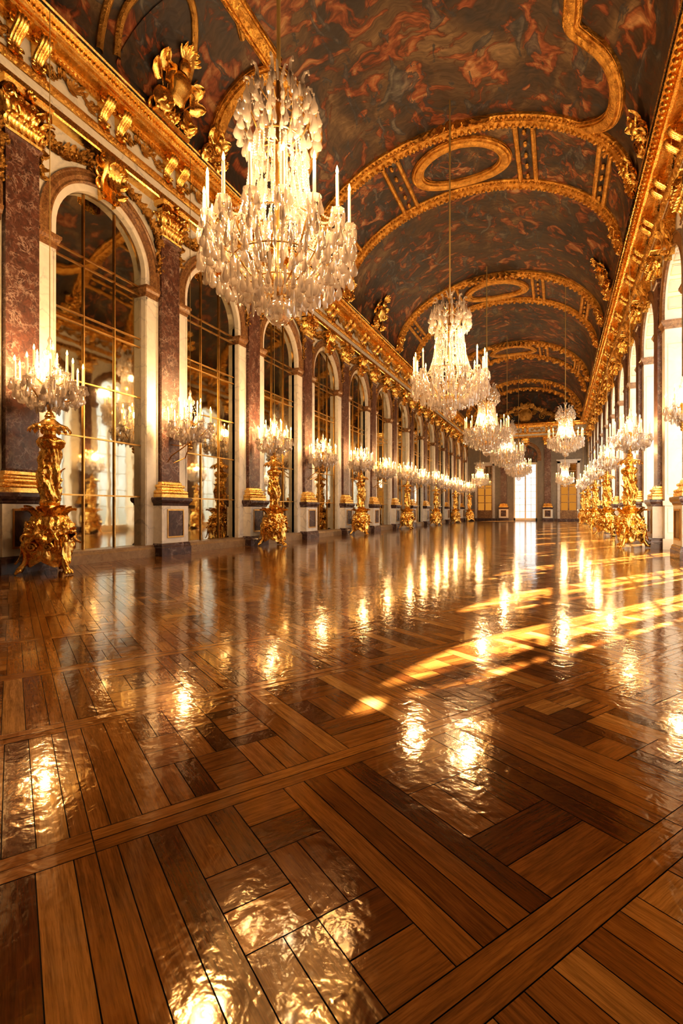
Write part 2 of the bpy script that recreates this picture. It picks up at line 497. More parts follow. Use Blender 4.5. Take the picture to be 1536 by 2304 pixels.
# far wall with a tall arched doorway, and the plain wall behind the viewer
DC = -2.83; DH = 1.05
mb = MB()
mpF = lambda s, z, d=0: (s, Y1 + d, z)
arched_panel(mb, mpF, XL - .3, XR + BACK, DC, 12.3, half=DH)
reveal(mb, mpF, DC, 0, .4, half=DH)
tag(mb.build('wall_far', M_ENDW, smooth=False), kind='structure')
mb = MB(); mb.quad((XL - .3, Y0, 0), (XR + BACK, Y0, 0), (XR + BACK, Y0, 12.3), (XL - .3, Y0, 12.3))
tag(mb.build('wall_back', M_GREY, smooth=False), kind='structure')

# ------------------------------------------------------------------ painted barrel vault
def vp(phi, y, d=0.0):
    """point on the vault at angle phi, d metres below the surface, and its inward normal"""
    n = Vector((-cos(phi) / VA, 0, -sin(phi) / VB)).normalized()
    return Vector((CX + VA * cos(phi), y, VZ + VB * sin(phi))) + n * d, n
ARC = [0.0]
for i in range(1, 401):
    a, b = vp(PI * (i - 1) / 400, 0)[0], vp(PI * i / 400, 0)[0]
    ARC.append(ARC[-1] + (b - a).length)
def arc(phi): 
    k = max(0, min(399, int(phi / PI * 400))); return ARC[k] + (ARC[k + 1] - ARC[k]) * (phi / PI * 400 - k)
BANDS = [(4.25, 7.35 - .9), (14.45, 17.35), (24.2, 27.2), (34.4, 37.4), (44.6, 47.6)]
BANDS = BANDS[1:]
def vault_patch(mb, uvs, y0, y1, ny, f0=0.0, f1=PI, nf=64, d=0.0, mi=0, ou=0.0):
    for j in range(ny):
        for i in range(nf):
            q = []
            for (ii, jj) in ((i, j), (i + 1, j), (i + 1, j + 1), (i, j + 1)):
                ph = f0 + (f1 - f0) * ii / nf; y = y0 + (y1 - y0) * jj / ny
                q.append(vp(ph, y, d)[0]); uvs.append((arc(ph) + ou, y))
            mb.add(q, [(0, 1, 2, 3)], mi)
mb = MB(); uvs = []
vault_patch(mb, uvs, Y0, Y1, 58)
o = tag(mb.build('ceiling', M_PAINT, uv=uvs, sharp=None), kind='structure')

RIBPROF = [(-.24, 0), (-.24, .07), (-.19, .11), (-.13, .11), (-.11, .16), (0, .20), (.11, .16), (.13, .11), (.19, .11), (.24, .07), (.24, 0)]
def rib_mesh(mb, y, prof, n=140, f0=0.0, f1=PI, wob=0.0):
    pts, nor = [], []
    for i in range(n + 1):
        p, nn = vp(f0 + (f1 - f0) * i / n, y, 0); pts.append(p); nor.append(nn)
    mb.sweep(pts, nor, prof)
def studs(mb, y, dy, d, sp, r, f0=0.02, f1=PI - .02, sc=(1, 1, 1), tilt=0.0):
    L = arc(f1) - arc(f0); n = int(L / sp)
    for i in range(n):
        p, nn = vp(f0 + (f1 - f0) * (i + .5) / n, y + dy, d)
        mb.ball(p, r, 6, 4, sc)
TR = 0
for bi, (ya, yb) in enumerate(BANDS):
    fine = bi < 2
    TR += 1
    root = thing('trim_%d' % TR, (0, 0, 0), kind='structure')
    for y in (ya, yb):
        mb = MB(); rib_mesh(mb, y, RIBPROF, 160 if fine else 70)
        r = mb.build('rib_moulding', M_VAULTGOLD, root)
        mb = MB()
        sp = .11 if bi == 0 else .16 if bi == 1 else .3
        studs(mb, y, -.17, .12, sp, sp * .40); studs(mb, y, .17, .12, sp, sp * .40); studs(mb, y, 0, .20, sp * 1.6, sp * .55)
        mb.build('bead_row', M_VAULTGOLD, r)
    # painted field between the ribs, set slightly proud
    mb = MB(); uvs = []
    vault_patch(mb, uvs, ya + .2, yb - .2, 4, d=.03, ou=11.0 * bi)
    mb.build('painted_band', M_PAINT2, root, uv=uvs, sharp=None)
    # cross mouldings dividing the band into compartments
    for ph in (.165, .36, .64, .835):
        mb = MB()
        for dph in (-.018, .018):
            pts = []; nor = []
            for i in range(7):
                p, nn = vp(PI * (ph + dph), ya + .2 + (yb - ya - .4) * i / 6, .03); pts.append(p); nor.append(nn)
            mb.sweep(pts, nor, [(-.07, 0), (-.07, .06), (-.03, .10), (.03, .10), (.07, .06), (.07, 0)])
        for i in range(5):
            p, nn = vp(PI * ph, ya + .45 + (yb - ya - .9) * i / 4, .08); mb.ball(p, .07, 6, 4, (1, 1.6, 1))
        mb.build('cross_moulding', M_VAULTGOLD, root)

def vault_frame(name, curve, prof, mat, closed, studn, label, cat, group=None, studr=.035, parent=None, subdiv=6):
    """moulded frame following points (phi, y) over the vault"""
    P = [Vector((a, b, 0)) for a, b in curve]; L = len(P); dense = []
    seg = L if closed else L - 1
    for i in range(seg):
        p0 = P[i - 1] if (closed or i > 0) else P[0] * 2 - P[1]
        p1, p2 = P[i], P[(i + 1) % L]
        p3 = P[(i + 2) % L] if (closed or i + 2 < L) else P[-1] * 2 - P[-2]
        for k in range(subdiv):
            t = k / subdiv
            dense.append(.5 * ((2 * p1) + (p2 - p0) * t + (2 * p0 - 5 * p1 + 4 * p2 - p3) * t * t + (3 * p1 - p0 - 3 * p2 + p3) * t ** 3))
    if not closed: dense.append(P[-1])
    pts, nor = [], []
    for d in dense:
        p, n = vp(max(.004, min(PI - .004, d.x)), d.y, .0); pts.append(p); nor.append(n)
    root = thing(name, pts[0][:], label=label, cat=cat, group=group) if parent is None else parent
    off = -Vector(root.location)
    mb = MB(); mb.sweep([p + off for p in pts], nor, prof, closed=closed)
    mb.build('frame_moulding', mat, root)
    if studn:
        w = max(a for a, b in prof); LL = len(pts)
        rows = {-1: MB(), 1: MB()}
        for i in range(LL if closed else LL - 1):
            t = (pts[(i + 1) % LL] - pts[i - 1]) if (closed or i > 0) else pts[1] - pts[0]
            if t.length < 1e-6: continue
            sd = t.normalized().cross(nor[i]).normalized()
            for k in range(studn):
                q = pts[i].lerp(pts[(i + 1) % LL], k / studn) + off
                for sgn in (-1, 1): rows[sgn].ball(q + sd * (sgn * w * .72) + nor[i] * .09, studr, 6, 4)
        for sgn in (-1, 1): rows[sgn].build('bead_row', mat, root)
    return root
def phx(x): return math.acos(max(-1, min(1, (x - CX) / VA)))
BIG = [(-.20, 0), (-.20, .08), (-.13, .10), (-.10, .17), (0, .19), (.10, .17), (.13, .10), (.20, .08), (.20, 0)]
THIN = [(-.07, 0), (-.07, .04), (-.03, .08), (.03, .08), (.07, .04), (.07, 0)]
# right edge of the great central painting: straight, then bulging in a lobe to the first rib
rc = [(.31, 6.2), (.31, 8.5), (.31, 10.9), (.30, 11.5), (.56, 11.73), (.88, 11.9), (1.10, 12.15), (1.24, 12.55), (1.27, 13.0), (1.22, 13.5), (1.03, 13.95), (.72, 14.3), (.5, 14.42)]
vault_frame('ceiling_painting_frame', [(phx(x), y) for x, y in rc], BIG, M_VAULTGOLD, False, 5,
            'carved gilt frame on the ceiling bulging in a lobe above the window cornice', 'frame', studr=.045)
lc = [(-5.96, 6.2), (-5.96, 7.4), (-5.96, 8.83), (-5.95, 9.84)]
vault_frame('ceiling_painting_frame', [(phx(x), y) for x, y in lc], BIG, M_VAULTGOLD, False, 6,
            'straight carved gilt frame bar on the ceiling behind the largest chandelier cord', 'frame', studr=.05)
lc = [(-7.44, 9.75), (-7.38, 9.5), (-7.07, 9.42), (-6.47, 9.6), (-6.05, 10.0), (-5.9, 10.7), (-5.9, 11.4), (-6.05, 12.1), (-6.47, 12.5), (-7.07, 12.7), (-7.38, 12.6), (-7.44, 12.4)]
vault_frame('ceiling_painting_frame', [(phx(x), y) for x, y in lc], BIG, M_VAULTGOLD, False, 5,
            'rounded carved gilt frame on the ceiling rising from the cornice behind the largest chandelier', 'frame', studr=.05)
# grisaille arch at the top left: painted field, inner oval and outer band
r = vault_frame('ceiling_medallion', [(phx(CX - VA * cos(a)), y) for a, y in [(.10, 6.72), (.32, 6.66), (.50, 6.82), (.62, 7.15), (.66, 7.5), (.62, 7.85), (.50, 8.18), (.32, 8.34), (.10, 8.28)]],
                THIN, M_DULL, False, 0, 'dark arched grisaille medallion on the vault at the top left, above the gilded trophy', 'medallion')
vault_frame('', [(phx(CX - VA * cos(a)), y) for a, y in [(.04, 6.35), (.40, 6.38), (.62, 6.55), (.86, 6.75), (.98, 7.1)]], THIN, M_DULL, False, 0, '', '', parent=r)
vault_frame('', [(phx(CX - VA * cos(a)), y) for a, y in [(.98, 7.95), (.86, 8.3), (.80, 8.55), (.76, 8.9)]], THIN, M_DULL, False, 0, '', '', parent=r)
mb = MB(); uvs = []
off = -Vector(r.location)
q = [vp(PI - .08 - .56 * sin(PI * i / 16), 6.72 + (8.28 - 6.72) * i / 16, .025)[0] + off for i in range(17)]
b0 = [vp(PI - .06, 6.72 + (8.28 - 6.72) * i / 16, .025)[0] + off for i in range(17)]
for i in range(16):
    N = 8
    for k in range(N):
        def pt(ii, kk):
            y = 6.72 + 1.56 * ii / 16; f = .06 + (.02 + .56 * sin(PI * ii / 16)) * kk / N
            return vp(PI - f, y, .025)[0] + off, (f * 3, y)
        cs = [pt(i, k), pt(i, k + 1), pt(i + 1, k + 1), pt(i + 1, k)]
        mb.add([c[0] for c in cs], [(0, 1, 2, 3)]); uvs += [c[1] for c in cs]
mb.build('painted_field', M_PAINT3, r, uv=uvs, sharp=None)
# oval medallions at the crown of each band
for bi, (ya, yb) in enumerate(BANDS[:3]):
    cy = (ya + yb) / 2
    cv = [(PI / 2 + .30 * cos(a) , cy + .92 * sin(a)) for a in [2 * PI * k / 12 for k in range(12)]]
    r = vault_frame('ceiling_medallion', cv, BIG, M_VAULTGOLD, True, 4 if bi < 2 else 2,
                'oval gilt framed medallion at the crown of the %s painted ceiling band from the front' % ORD[bi], 'medallion', 'oval ceiling medallions', studr=.05)
    off = -Vector(r.location); mb = MB(); uvs = []
    for i in range(24):
        a0, a1 = 2 * PI * i / 24, 2 * PI * (i + 1) / 24
        for k in range(4):
            cs = []
            for (a, rr) in ((a0, k / 4), (a0, (k + 1) / 4), (a1, (k + 1) / 4), (a1, k / 4)):
                ph, y = PI / 2 + .30 * rr * cos(a), cy + .92 * rr * sin(a)
                cs.append((vp(ph, y, .05)[0] + off, (arc(ph) * 1.4 + bi * 3, y * 1.4)))
            mb.add([c[0] for c in cs], [(0, 1, 2, 3)]); uvs += [c[1] for c in cs]
    mb.build('painted_field', M_PAINT2, r, uv=uvs, sharp=None)
    # leafy crest where the medallion meets the front rib
    mb = MB()
    for k in range(-4, 5):
        p, nn = vp(PI / 2 + k * .045, ya - .22 - .25 * (1 - abs(k) / 5), .1)
        mb.leaf(T(*(p + off)) @ Rz(PI / 2 ) @ Rx(k * .3) @ Rx(0) @ Ry(-.2 - PI), L=.34, W=.09, curl=1.0)
    mb.build('leaf_crest', M_VAULTGOLD, r)

# ------------------------------------------------------------------ entablature on both long walls
def profile_run(mb, prof, y0, y1, mi=0):
    n = max(1, int((y1 - y0) / 4))
    for i in range(n):
        a, b = y0 + (y1 - y0) * i / n, y0 + (y1 - y0) * (i + 1) / n
        for (p, q) in zip(prof, prof[1:]):
            mb.quad((p[0], a, p[1]), (p[0], b, p[1]), (q[0], b, q[1]), (q[0], a, q[1]), mi)
def bracket_mb():
    mb = MB(); W = .115
    prof = []
    for i in range(25):
        t = i / 24
        z = 8.80 - .50 * t
        x = .17 + .22 * (1 - t) ** 1.5 + .055 * sin(t * 2 * PI * 1.0 + .5)
        prof.append((x, z))
    nu = 12
    def fn(u, v):
        x, z = prof[int(round(v * 24))]
        q = (u - .5) * 2
        fl = .016 * abs(sin(u * PI * 4)) + .03 * (1 - q * q)
        return (x + fl, q * W * (1.0 - .25 * v), z)
    mb.grid(fn, nu, 24)
    for sgn in (-1, 1):
        vs = [(x, sgn * W * (1 - .25 * i / 24), z) for i, (x, z) in enumerate(prof)] + [(.1, sgn * W * (1 - .25 * i / 24), z) for i, (x, z) in enumerate(prof)]
        mb.add(vs, [(i, i + 1, 25 + i + 1, 25 + i) for i in range(24)])
        mb.volute(T(.33, sgn * W, 8.71) , .075, 1.6, .02, .016)
        mb.volute(T(.21, sgn * W * .8, 8.40), .055, 1.6, .016, .014)
    mb.box(.1, .46, -W - .03, W + .03, 8.80, 8.845)
    mb.leaf(T(.22, 0, 8.34) @ Ry(PI), .16, .10, -1.1, 3)
    return mb
def ornament_mb():
    """arabesque of small leaves on the white frieze panel, local y along the wall"""
    mb = MB(); R = random.Random(3)
    x = .17
    for sgn in (-1, 1):
        pts = [(x, sgn * (.04 + .42 * t), 8.55 + .10 * sin(t * 2 * PI)) for t in [i / 14 for i in range(15)]]
        mb.tube(pts, lambda t: .014 * (1 - .5 * t), 6)
        for i in range(2, 15, 2):
            p = pts[i]
            for up in (-1, 1):
                mb.leaf(T(*p) @ Rx(-sgn * (.9 if up > 0 else 2.2) + R.uniform(-.3, .3)), .13, .035, .5, 3, nu=4, nv=6)
        mb.volute(T(x, sgn * .42, 8.6), .05, 1.5, .014, .012)
    for k in range(7):
        mb.leaf(T(x, 0, 8.53) @ Rx((k - 3) * .5), .17, .035, .6, 3, nu=4, nv=6)
    for k in (-1, 0, 1): mb.leaf(T(x, 0, 8.53) @ Rx(PI + k * .6), .14, .035, .6, 3, nu=4, nv=6)
    return mb
BR = bracket_mb(); OR = ornament_mb()
def entablature(name, loc, rz, y0, y1, brs, fine_to):
    root = thing(name, loc, rz, kind='structure')
    def part(nm, prof, mat, a=y0, b=y1):
        m = MB(); profile_run(m, prof, a, b); return m.build(nm, mat, root, sharp=30)
    part('gilt_fascia', [(0, 7.80), (.20, 7.80), (.22, 7.83), (.22, 7.93), (.18, 7.955), (.18, 7.975), (0, 7.975)], M_GOLD)
    part('white_architrave', [(0, 7.975), (.17, 7.975), (.17, 8.13), (0, 8.13)], M_WHITE)
    part('carved_band', [(.1, 8.13), (.19, 8.14), (.215, 8.17), (.22, 8.24), (.20, 8.29), (.14, 8.30)], M_CARVE)
    part('white_frieze', [(.15, 8.29), (.15, 8.80)], M_WHITE)
    c = part('cornice_moulding', [(.15, 8.74), (.19, 8.75), (.19, 8.79), (.24, 8.81), (.25, 8.84), (.42, 8.845), (.44, 8.89), (.50, 8.90), (.52, 8.94), (.60, 8.965), (.67, 8.985), (.70, 9.03), (.72, 9.06), (0, 9.06)], M_GOLD)
    m = MB(); y = y0; 
    while y < y1:
        near = y < fine_to
        sp = .085 if near else .17
        m.ball((.585, y, 8.945), sp * .42, 6, 4, (1, .9, 1.2)); 
        y += sp
    m.build('bead_row', M_GOLD, root)
    m = MB(); y = y0
    while y < y1:
        near = y < fine_to; sp = .075 if near else .18
        m.box(.19, .24, y, y + sp * .5, 8.735, 8.80, 0, T(0, y, 8.75) @ Rx(.5) @ T(0, -y, -8.75))
        m.ball((.208, y, 8.215), sp * .46, 6, 4, (.7, 1, 1.2))
        y += sp
    m.build('leaf_and_dart_row', M_CARVE, root)
    bm = om = None
    for k, y in enumerate(brs):
        for d in (-.2, .2):
            if bm is None: b = BR.build('bracket', M_GOLD, root, sharp=50); bm = b.data
            else: b = link('bracket', bm, root)
            b.location = (0, y + d, 0)
    for k, y in enumerate(brs[:-1]):
        if om is None: b = OR.build('frieze_ornament', M_DULL, root, sharp=60); om = b.data
        else: b = link('frieze_ornament', om, root)
        b.location = (0, (y + brs[k + 1]) / 2, 0)
    return root
TR += 1
entablature('trim_%d' % TR, (XL, 0, 0), 0, Y0, Y1, [3.71 + 1.7 * k for k in range(27)], 22)
TR += 1
entablature('trim_%d' % TR, (XR, 0, 0), PI, -Y1, -Y0, [-(8.81 + 1.7 * k) for k in range(24)], -60)
TR += 1
entablature('trim_%d' % TR, (DC, Y1, 0), -PI / 2, -5.4, 5.4, [-3.9, -2.05, 0, 2.05, 3.9], -60)

# ------------------------------------------------------------------ pilasters
def loft(mb, prof, mi=0, M=None, cap=True):
    """stack of rectangles (half width, depth, z) standing against a wall at x=0"""
    vs = []; fs = []
    for (h, d, z) in prof: vs += [(.001, -h, z), (d, -h, z), (d, h, z), (.001, h, z)]
    for i in range(len(prof) - 1):
        for k in range(3):
            a = i * 4 + k; fs.append((a, a + 1, a + 5, a + 4))
    if cap:
        fs.append((0, 1, 2, 3)); e = (len(prof) - 1) * 4; fs.append((e, e + 1, e + 2, e + 3))
    mb.add(vs, fs, mi, M)
def capital_mb():
    mb = MB(); z0, z1 = 7.08, 7.80
    loft(mb, [(.30, .125, z0), (.31, .14, z0 + .04), (.28, .11, z0 + .06), (.275, .11, z0 + .40), (.33, .19, z1 - .12)])
    loft(mb, [(.40, .26, z1 - .10), (.42, .28, z1 - .05), (.40, .26, z1 - .03), (.43, .29, z1)])
    for k in range(5): mb.leaf(T(.11, -.24 + .12 * k, z0 + .05), .30, .075, 1.9, 4)
    for k in range(4): mb.leaf(T(.11, -.20 + .133 * k, z0 + .22), .36, .085, 2.0, 4)
    for s in (-1, 1):
        mb.leaf(T(.06, s * .27, z0 + .05) @ Rz(s * PI / 2), .30, .08, 1.9, 4)
        mb.leaf(T(.06, s * .28, z0 + .22) @ Rz(s * PI / 2), .36, .08, 1.9, 4)
        mb.leaf(T(.11, s * .28, z0 + .2) @ Rz(s * PI / 4), .38, .08, 1.9, 4)
        mb.volute(T(.27, s * .33, z1 - .20) @ Rz(s * PI / 4), .11, 1.9, .025, .035)
        mb.volute(T(.20, s * .10, z1 - .18), .07, 1.6, .02, .02)
        mb.tube([(.15, s * .08, z0 + .35), (.19, s * .16, z0 + .50), (.27, s * .31, z1 - .12)], .03, 6)
    for k in range(8): mb.leaf(T(.29, 0, z1 - .07) @ Rx(k * PI / 4), .09, .03, .9, 2, nu=4, nv=5)
    mb.ball((.31, 0, z1 - .07), .035)
    return mb
def make_pilaster(loc, rz):
    r = thing('pilaster', loc, rz)
    m = MB(); loft(m, [(.47, .285, 0), (.47, .285, .17), (.455, .27, .20), (.455, .27, .235), (.43, .25, .27)], cap=False)
    pl = m.build('plinth_base', M_DARK, r, smooth=False)
    m = MB(); loft(m, [(.42, .235, .27), (.42, .235, 1.10)], cap=False)
    p = m.build('plinth', M_WHITE, r, smooth=False)
    m = MB(); m.box(.23, .240, -.235, .235, .42, .99); m.build('panel', M_DARK, p, smooth=False)
    m = MB()
    for (a, b, c, d) in ((-.26, .26, .385, .42), (-.26, .26, .99, 1.025), (-.26, -.235, .42, .99), (.235, .26, .42, .99)): m.box(.225, .252, a, b, c, d)
    m.build('panel_border', M_BRASS, p, smooth=False)
    m = MB(); loft(m, [(.42, .235, 1.10), (.44, .25, 1.12), (.44, .255, 1.15), (.47, .285, 1.18), (.49, .30, 1.22), (.49, .30, 1.27), (.47, .285, 1.285)])
    m.build('plinth_cap', M_DARK, r, smooth=False)
    m = MB()
    pr = [(.42, .235, 1.285), (.42, .235, 1.36)]
    for i in range(7): a = -PI / 2 + PI * i / 6; pr.append((.385 + .035 * cos(a), .20 + .035 * cos(a), 1.40 + .04 * sin(a)))
    pr += [(.36, .175, 1.45), (.345, .16, 1.48), (.345, .16, 1.50)]
    for i in range(7): a = -PI / 2 + PI * i / 6; pr.append((.345 + .03 * cos(a), .16 + .03 * cos(a), 1.535 + .035 * sin(a)))
    pr += [(.32, .14, 1.58), (.31, .13, 1.63)]
    loft(m, pr); m.build('gilt_base', M_GOLD, r, sharp=35)
    m = MB(); loft(m, [(.30, .12, 1.63), (.28, .10, 1.67), (.28, .10, 6.98), (.305, .13, 7.01), (.32, .145, 7.05), (.31, .13, 7.08)])
    m.build('shaft', M_RED, r, smooth=False)
    capital_mb().build('capital', M_GOLD, r, sharp=60)
    return r
pil0 = make_pilaster((XL, PILL[0], 0), 0)
L_P = ['dark red marble pilaster at the left edge of the photo, behind the nearest gilded torchere',
       'red marble pilaster between the first and second big mirrors from the left',
       'red marble pilaster behind the second gilded torchere on the mirror wall']
for k, y in enumerate(PILL):
    lab = L_P[k] if k < 3 else 'red marble pilaster on the mirror wall, %s from the left edge of the photo' % ORD[k]
    if k == 0: pil0['label'] = lab
    else: dup(pil0, (XL, y, 0), label=lab)
    q = pil0 if k == 0 else None
for k in range(2, 13):
    n = k - 2
    lab = 'red marble pilaster at the right edge of the photo on the window wall' if n == 0 else 'red marble pilaster on the window wall, %s from the right edge of the photo' % ORD[n]
    dup(pil0, (XR, PILL[k], 0), PI, lab)
for s, lab in ((-1, 'red marble pilaster on the far end wall, left of the bright glazed doorway'), (1, 'red marble pilaster on the far end wall, right of the bright glazed doorway')):
    dup(pil0, (DC + s * 1.95, Y1, 0), -PI / 2, lab)
pil0['category'] = 'pilaster'
for o in [o for o in COL.objects if o.parent is None and o.name.split('.')[0] == 'pilaster']:
    o['category'] = 'pilaster'; o['group'] = 'marble pilasters with gilded capitals'

# ------------------------------------------------------------------ arch dressings shared by mirrors, windows and the end door
def arch_sweep(mb, r0, r1, x0, x1, n=36, half=HALF, spring=SPRING, legs=0.0):
    """moulded archivolt between radii r0 and r1"""
    pts = []
    if legs: pts.append((-1, 0, -legs))
    for i in range(n + 1):
        a = PI - PI * i / n; pts.append((cos(a), sin(a), 0))
    if legs: pts.append((1, 0, -legs))
    prof = [(r0, x0), (r0, x1), (r0 + .03, x1 + .015), (r0 + .06, x1), ((r0 + r1) / 2, x1 + .025), (r1 - .05, x1), (r1 - .03, x1 + .02), (r1, x1 + .02), (r1, x0)]
    vs = []; fs = []; m = len(prof)
    L = [(-1, None)] + [(PI - PI * i / n, 1) for i in range(n + 1)] + [(1, None)]
    for a, k in L:
        for (r, x) in prof:
            if k is None: vs.append((x, a * r, spring))
            else: vs.append((x, r * cos(a), spring + STILT + r * sin(a)))
    for i in range(len(L) - 1):
        for k in range(m - 1): fs.append((i * m + k, i * m + k + 1, (i + 1) * m + k + 1, (i + 1) * m + k))
    mb.add(vs, fs)
def keystone_mb():
    mb = MB(); z1, z0 = 7.80, 6.98
    def px(t): return .10 + .16 * (1 - t) ** 1.3 + .05 * sin(t * 2 * PI + .3)
    nu, nv = 14, 20
    def fn(u, v):
        q = (u - .5) * 2; w = .24 - .08 * v
        return (px(v) + .035 * (1 - q * q) + .02 * abs(sin(u * PI * 4)), q * w, z1 - (z1 - z0) * v)
    mb.grid(fn, nu, nv)
    for s in (-1, 1):
        vs = [(px(j / 20), s * (.24 - .08 * j / 20), z1 - (z1 - z0) * j / 20) for j in range(21)] + [(0, s * (.24 - .08 * j / 20), z1 - (z1 - z0) * j / 20) for j in range(21)]
        mb.add(vs, [(i, i + 1, 22 + i, 21 + i) for i in range(20)])
        mb.volute(T(.24, s * .22, z1 - .12), .10, 1.8, .025, .03)
        mb.volute(T(.14, s * .16, z0 + .08), .07, 1.6, .02, .025)
        for k in range(3): mb.leaf(T(.12, s * .2, z1 - .2 - .2 * k) @ Rx(-s * 1.1), .22, .06, 1.2, 3)
    for k in (-1, 0, 1): mb.leaf(T(.22, k * .09, z1 - .34) @ Ry(PI) @ Rz(0), .36, .07, -1.2, 4)
    for k in range(5): mb.leaf(T(.25, 0, z1 - .3) @ Rx((k - 2) * .45), .24, .06, 1.3, 3)
    return mb
KEY = keystone_mb()
def impost_mb(depth, side):
    mb = MB()
    for s in (side,):
        loft_pr = [(.0, 5.62), (.02, 5.64), (.02, 5.70), (.05, 5.72), (.07, 5.77), (.09, 5.79), (.09, 5.84), (.0, 5.84)]
        y0, y1 = HALF, 1.40
        for (p, q) in zip(loft_pr, loft_pr[1:]):
            mb.quad((p[0], s * y1, p[1]), (p[0], s * (y0 - p[0] * .6), p[1]), (q[0], s * (y0 - q[0] * .6), q[1]), (q[0], s * y1, q[1]))
            mb.quad((p[0], s * (y0 - p[0] * .6), p[1]), (-depth, s * (y0 - p[0] * .6), p[1]), (-depth, s * (y0 - q[0] * .6), q[1]), (q[0], s * (y0 - q[0] * .6), q[1]))
    return mb
def garland_mb(side):
    """leafy bronze spray in the spandrel; side=+1 lies towards +y"""
    mb = MB(); R = random.Random(21 + side)
    s = side
    if s < 0: path = [(-1.36, 7.52), (-1.2, 7.38), (-1.0, 7.36), (-.8, 7.45), (-.62, 7.5), (-.45, 7.62), (-.36, 7.5)]; drop = [(-1.36, 7.5), (-1.33, 7.25), (-1.36, 7.0), (-1.34, 6.75)]
    else: path = [(.38, 7.6), (.55, 7.55), (.75, 7.48), (1.0, 7.36), (1.2, 7.2), (1.33, 7.0), (1.36, 6.8)]; drop = [(1.34, 7.0), (1.38, 6.75), (1.37, 6.5), (1.39, 6.25)]
    for pth, big in ((path, 1.0), (drop, .8)):
        P = []
        for i in range(len(pth) - 1):
            for k in range(4): t = k / 4; P.append((pth[i][0] * (1 - t) + pth[i + 1][0] * t, pth[i][1] * (1 - t) + pth[i + 1][1] * t))
        P.append(pth[-1])
        mb.tube([(.045, a, b) for a, b in P], .028, 6)
        for i, (a, b) in enumerate(P):
            for k in range(3):
                mb.leaf(T(.035, a + R.uniform(-.03, .03), b + R.uniform(-.03, .03)) @ Rx(R.uniform(0, 2 * PI)) @ Ry(.25), R.uniform(.13, .20) * big, .05 * big, R.uniform(.5, 1.2), 3, nu=4, nv=6)
            if i % 2 == 0: mb.ball((.08, a, b), .04 * big, 6, 5)
    e = path[-1] if s < 0 else path[0]
    mb.volute(T(.05, e[0], e[1] - .02), .07, 1.7, .02, .025)
    return mb
GAR = {s: garland_mb(s) for s in (-1, 1)}

# ------------------------------------------------------------------ the mirrors
def mirror_thing(loc):
    r = thing('arched_mirror', loc)
    A = arch_pts(bottom=.25)
    m = MB(); x = -.16
    cpt = (x, 0, 3.5); vs = [(x, a, z) for a, z in A]
    m.add([(x, 0, 4)] + vs, [(0, i + 1, i + 2) for i in range(len(vs) - 1)] + [(0, len(vs), 1)])
    m.build('mirror_glass', M_MIRROR, r, smooth=False)
    m = MB(); b = .014
    def top(y): return SPRING + STILT + math.sqrt(max(0, HALF ** 2 - y * y))
    for y in (-.36, .36): m.box(x - .01, x + .03, y - b, y + b, .25, top(y) - .01)
    for z in (1.29, 2.40, 3.43, 4.52, 4.70, 5.65, 5.82): m.box(x - .01, x + .026, -HALF, HALF, z - b, z + b)
    m.build('glazing_bars', M_BRASS, r, smooth=False)
    m = MB(); P = [(x, a, z) for a, z in A]
    m.sweep(P, [(1, 0, 0)] * len(P), [(-.045, 0), (-.045, .03), (.0, .04), (.0, 0)])
    m.build('mirror_frame', M_BRASS, r, sharp=30)
    m = MB(); arch_sweep(m, 1.16, 1.40, -.02, .045); m.build('archivolt', M_BROWN, r, sharp=30)
    [impost_mb(.2, s).build('impost', M_BROWN, r, smooth=False) for s in (-1, 1)]
    KEY.build('keystone', M_GOLD, r, sharp=60)
    m = MB()
    for (p, q) in zip([(.10, 0), (.10, .16), (.07, .20), (.07, .24), (-.2, .25)], [(.10, .16), (.07, .20), (.07, .24), (-.2, .25)]):
        m.quad((p[0], -1.225, p[1]), (p[0], 1.225, p[1]), (q[0], 1.225, q[1]), (q[0], -1.225, q[1]))
    m.build('sill', M_TAN, r, smooth=False)
    m = MB()
    for s in (-1, 1):
        for (a, b) in ((1.06, 1.09), (1.36, 1.39)): m.box(-.01, .018, min(s * a, s * b), max(s * a, s * b), .26, 5.6)
        m.box(-.01, .018, min(s * 1.06, s * 1.39), max(s * 1.06, s * 1.39), 5.56, 5.6)
    m.build('jamb_moulding', M_WHITE, r, smooth=False)
    return r
mir0 = mirror_thing((XL, MIRR[0], 0))
gA = tag(GAR[-1].build('spandrel_garland', M_DULL, sharp=60), cat='garland', group='leafy garlands beside the arches')
gB = tag(GAR[1].build('spandrel_garland', M_DULL, sharp=60), cat='garland', group='leafy garlands beside the arches')
tag(mir0, cat='mirror', group='arched mirrors of the long wall')
for k, y in enumerate(MIRR):
    w = 'cut off at the left edge of the photo' if k == 0 else '%s full arch from the left' % ORD[k - 1]
    lab = 'tall arched gridded mirror with gilt keystone, ' + w
    if k == 0: mir0['label'] = lab
    else: dup(mir0, (XL, y, 0), label=lab)
    for g, nm in ((gA, 'left'), (gB, 'right')):
        if k == 0 and nm == 'left': continue
        lab = 'bronze leaf garland %s of the keystone of ' % nm + ('the mirror at the photo edge' if k == 0 else 'the %s full mirror' % ORD[k - 1])
        q = g if (k == 0 and nm == 'right') or (k == 1 and nm == 'left') else dup(g)
        q.location = (XL, y, 0); q['label'] = lab

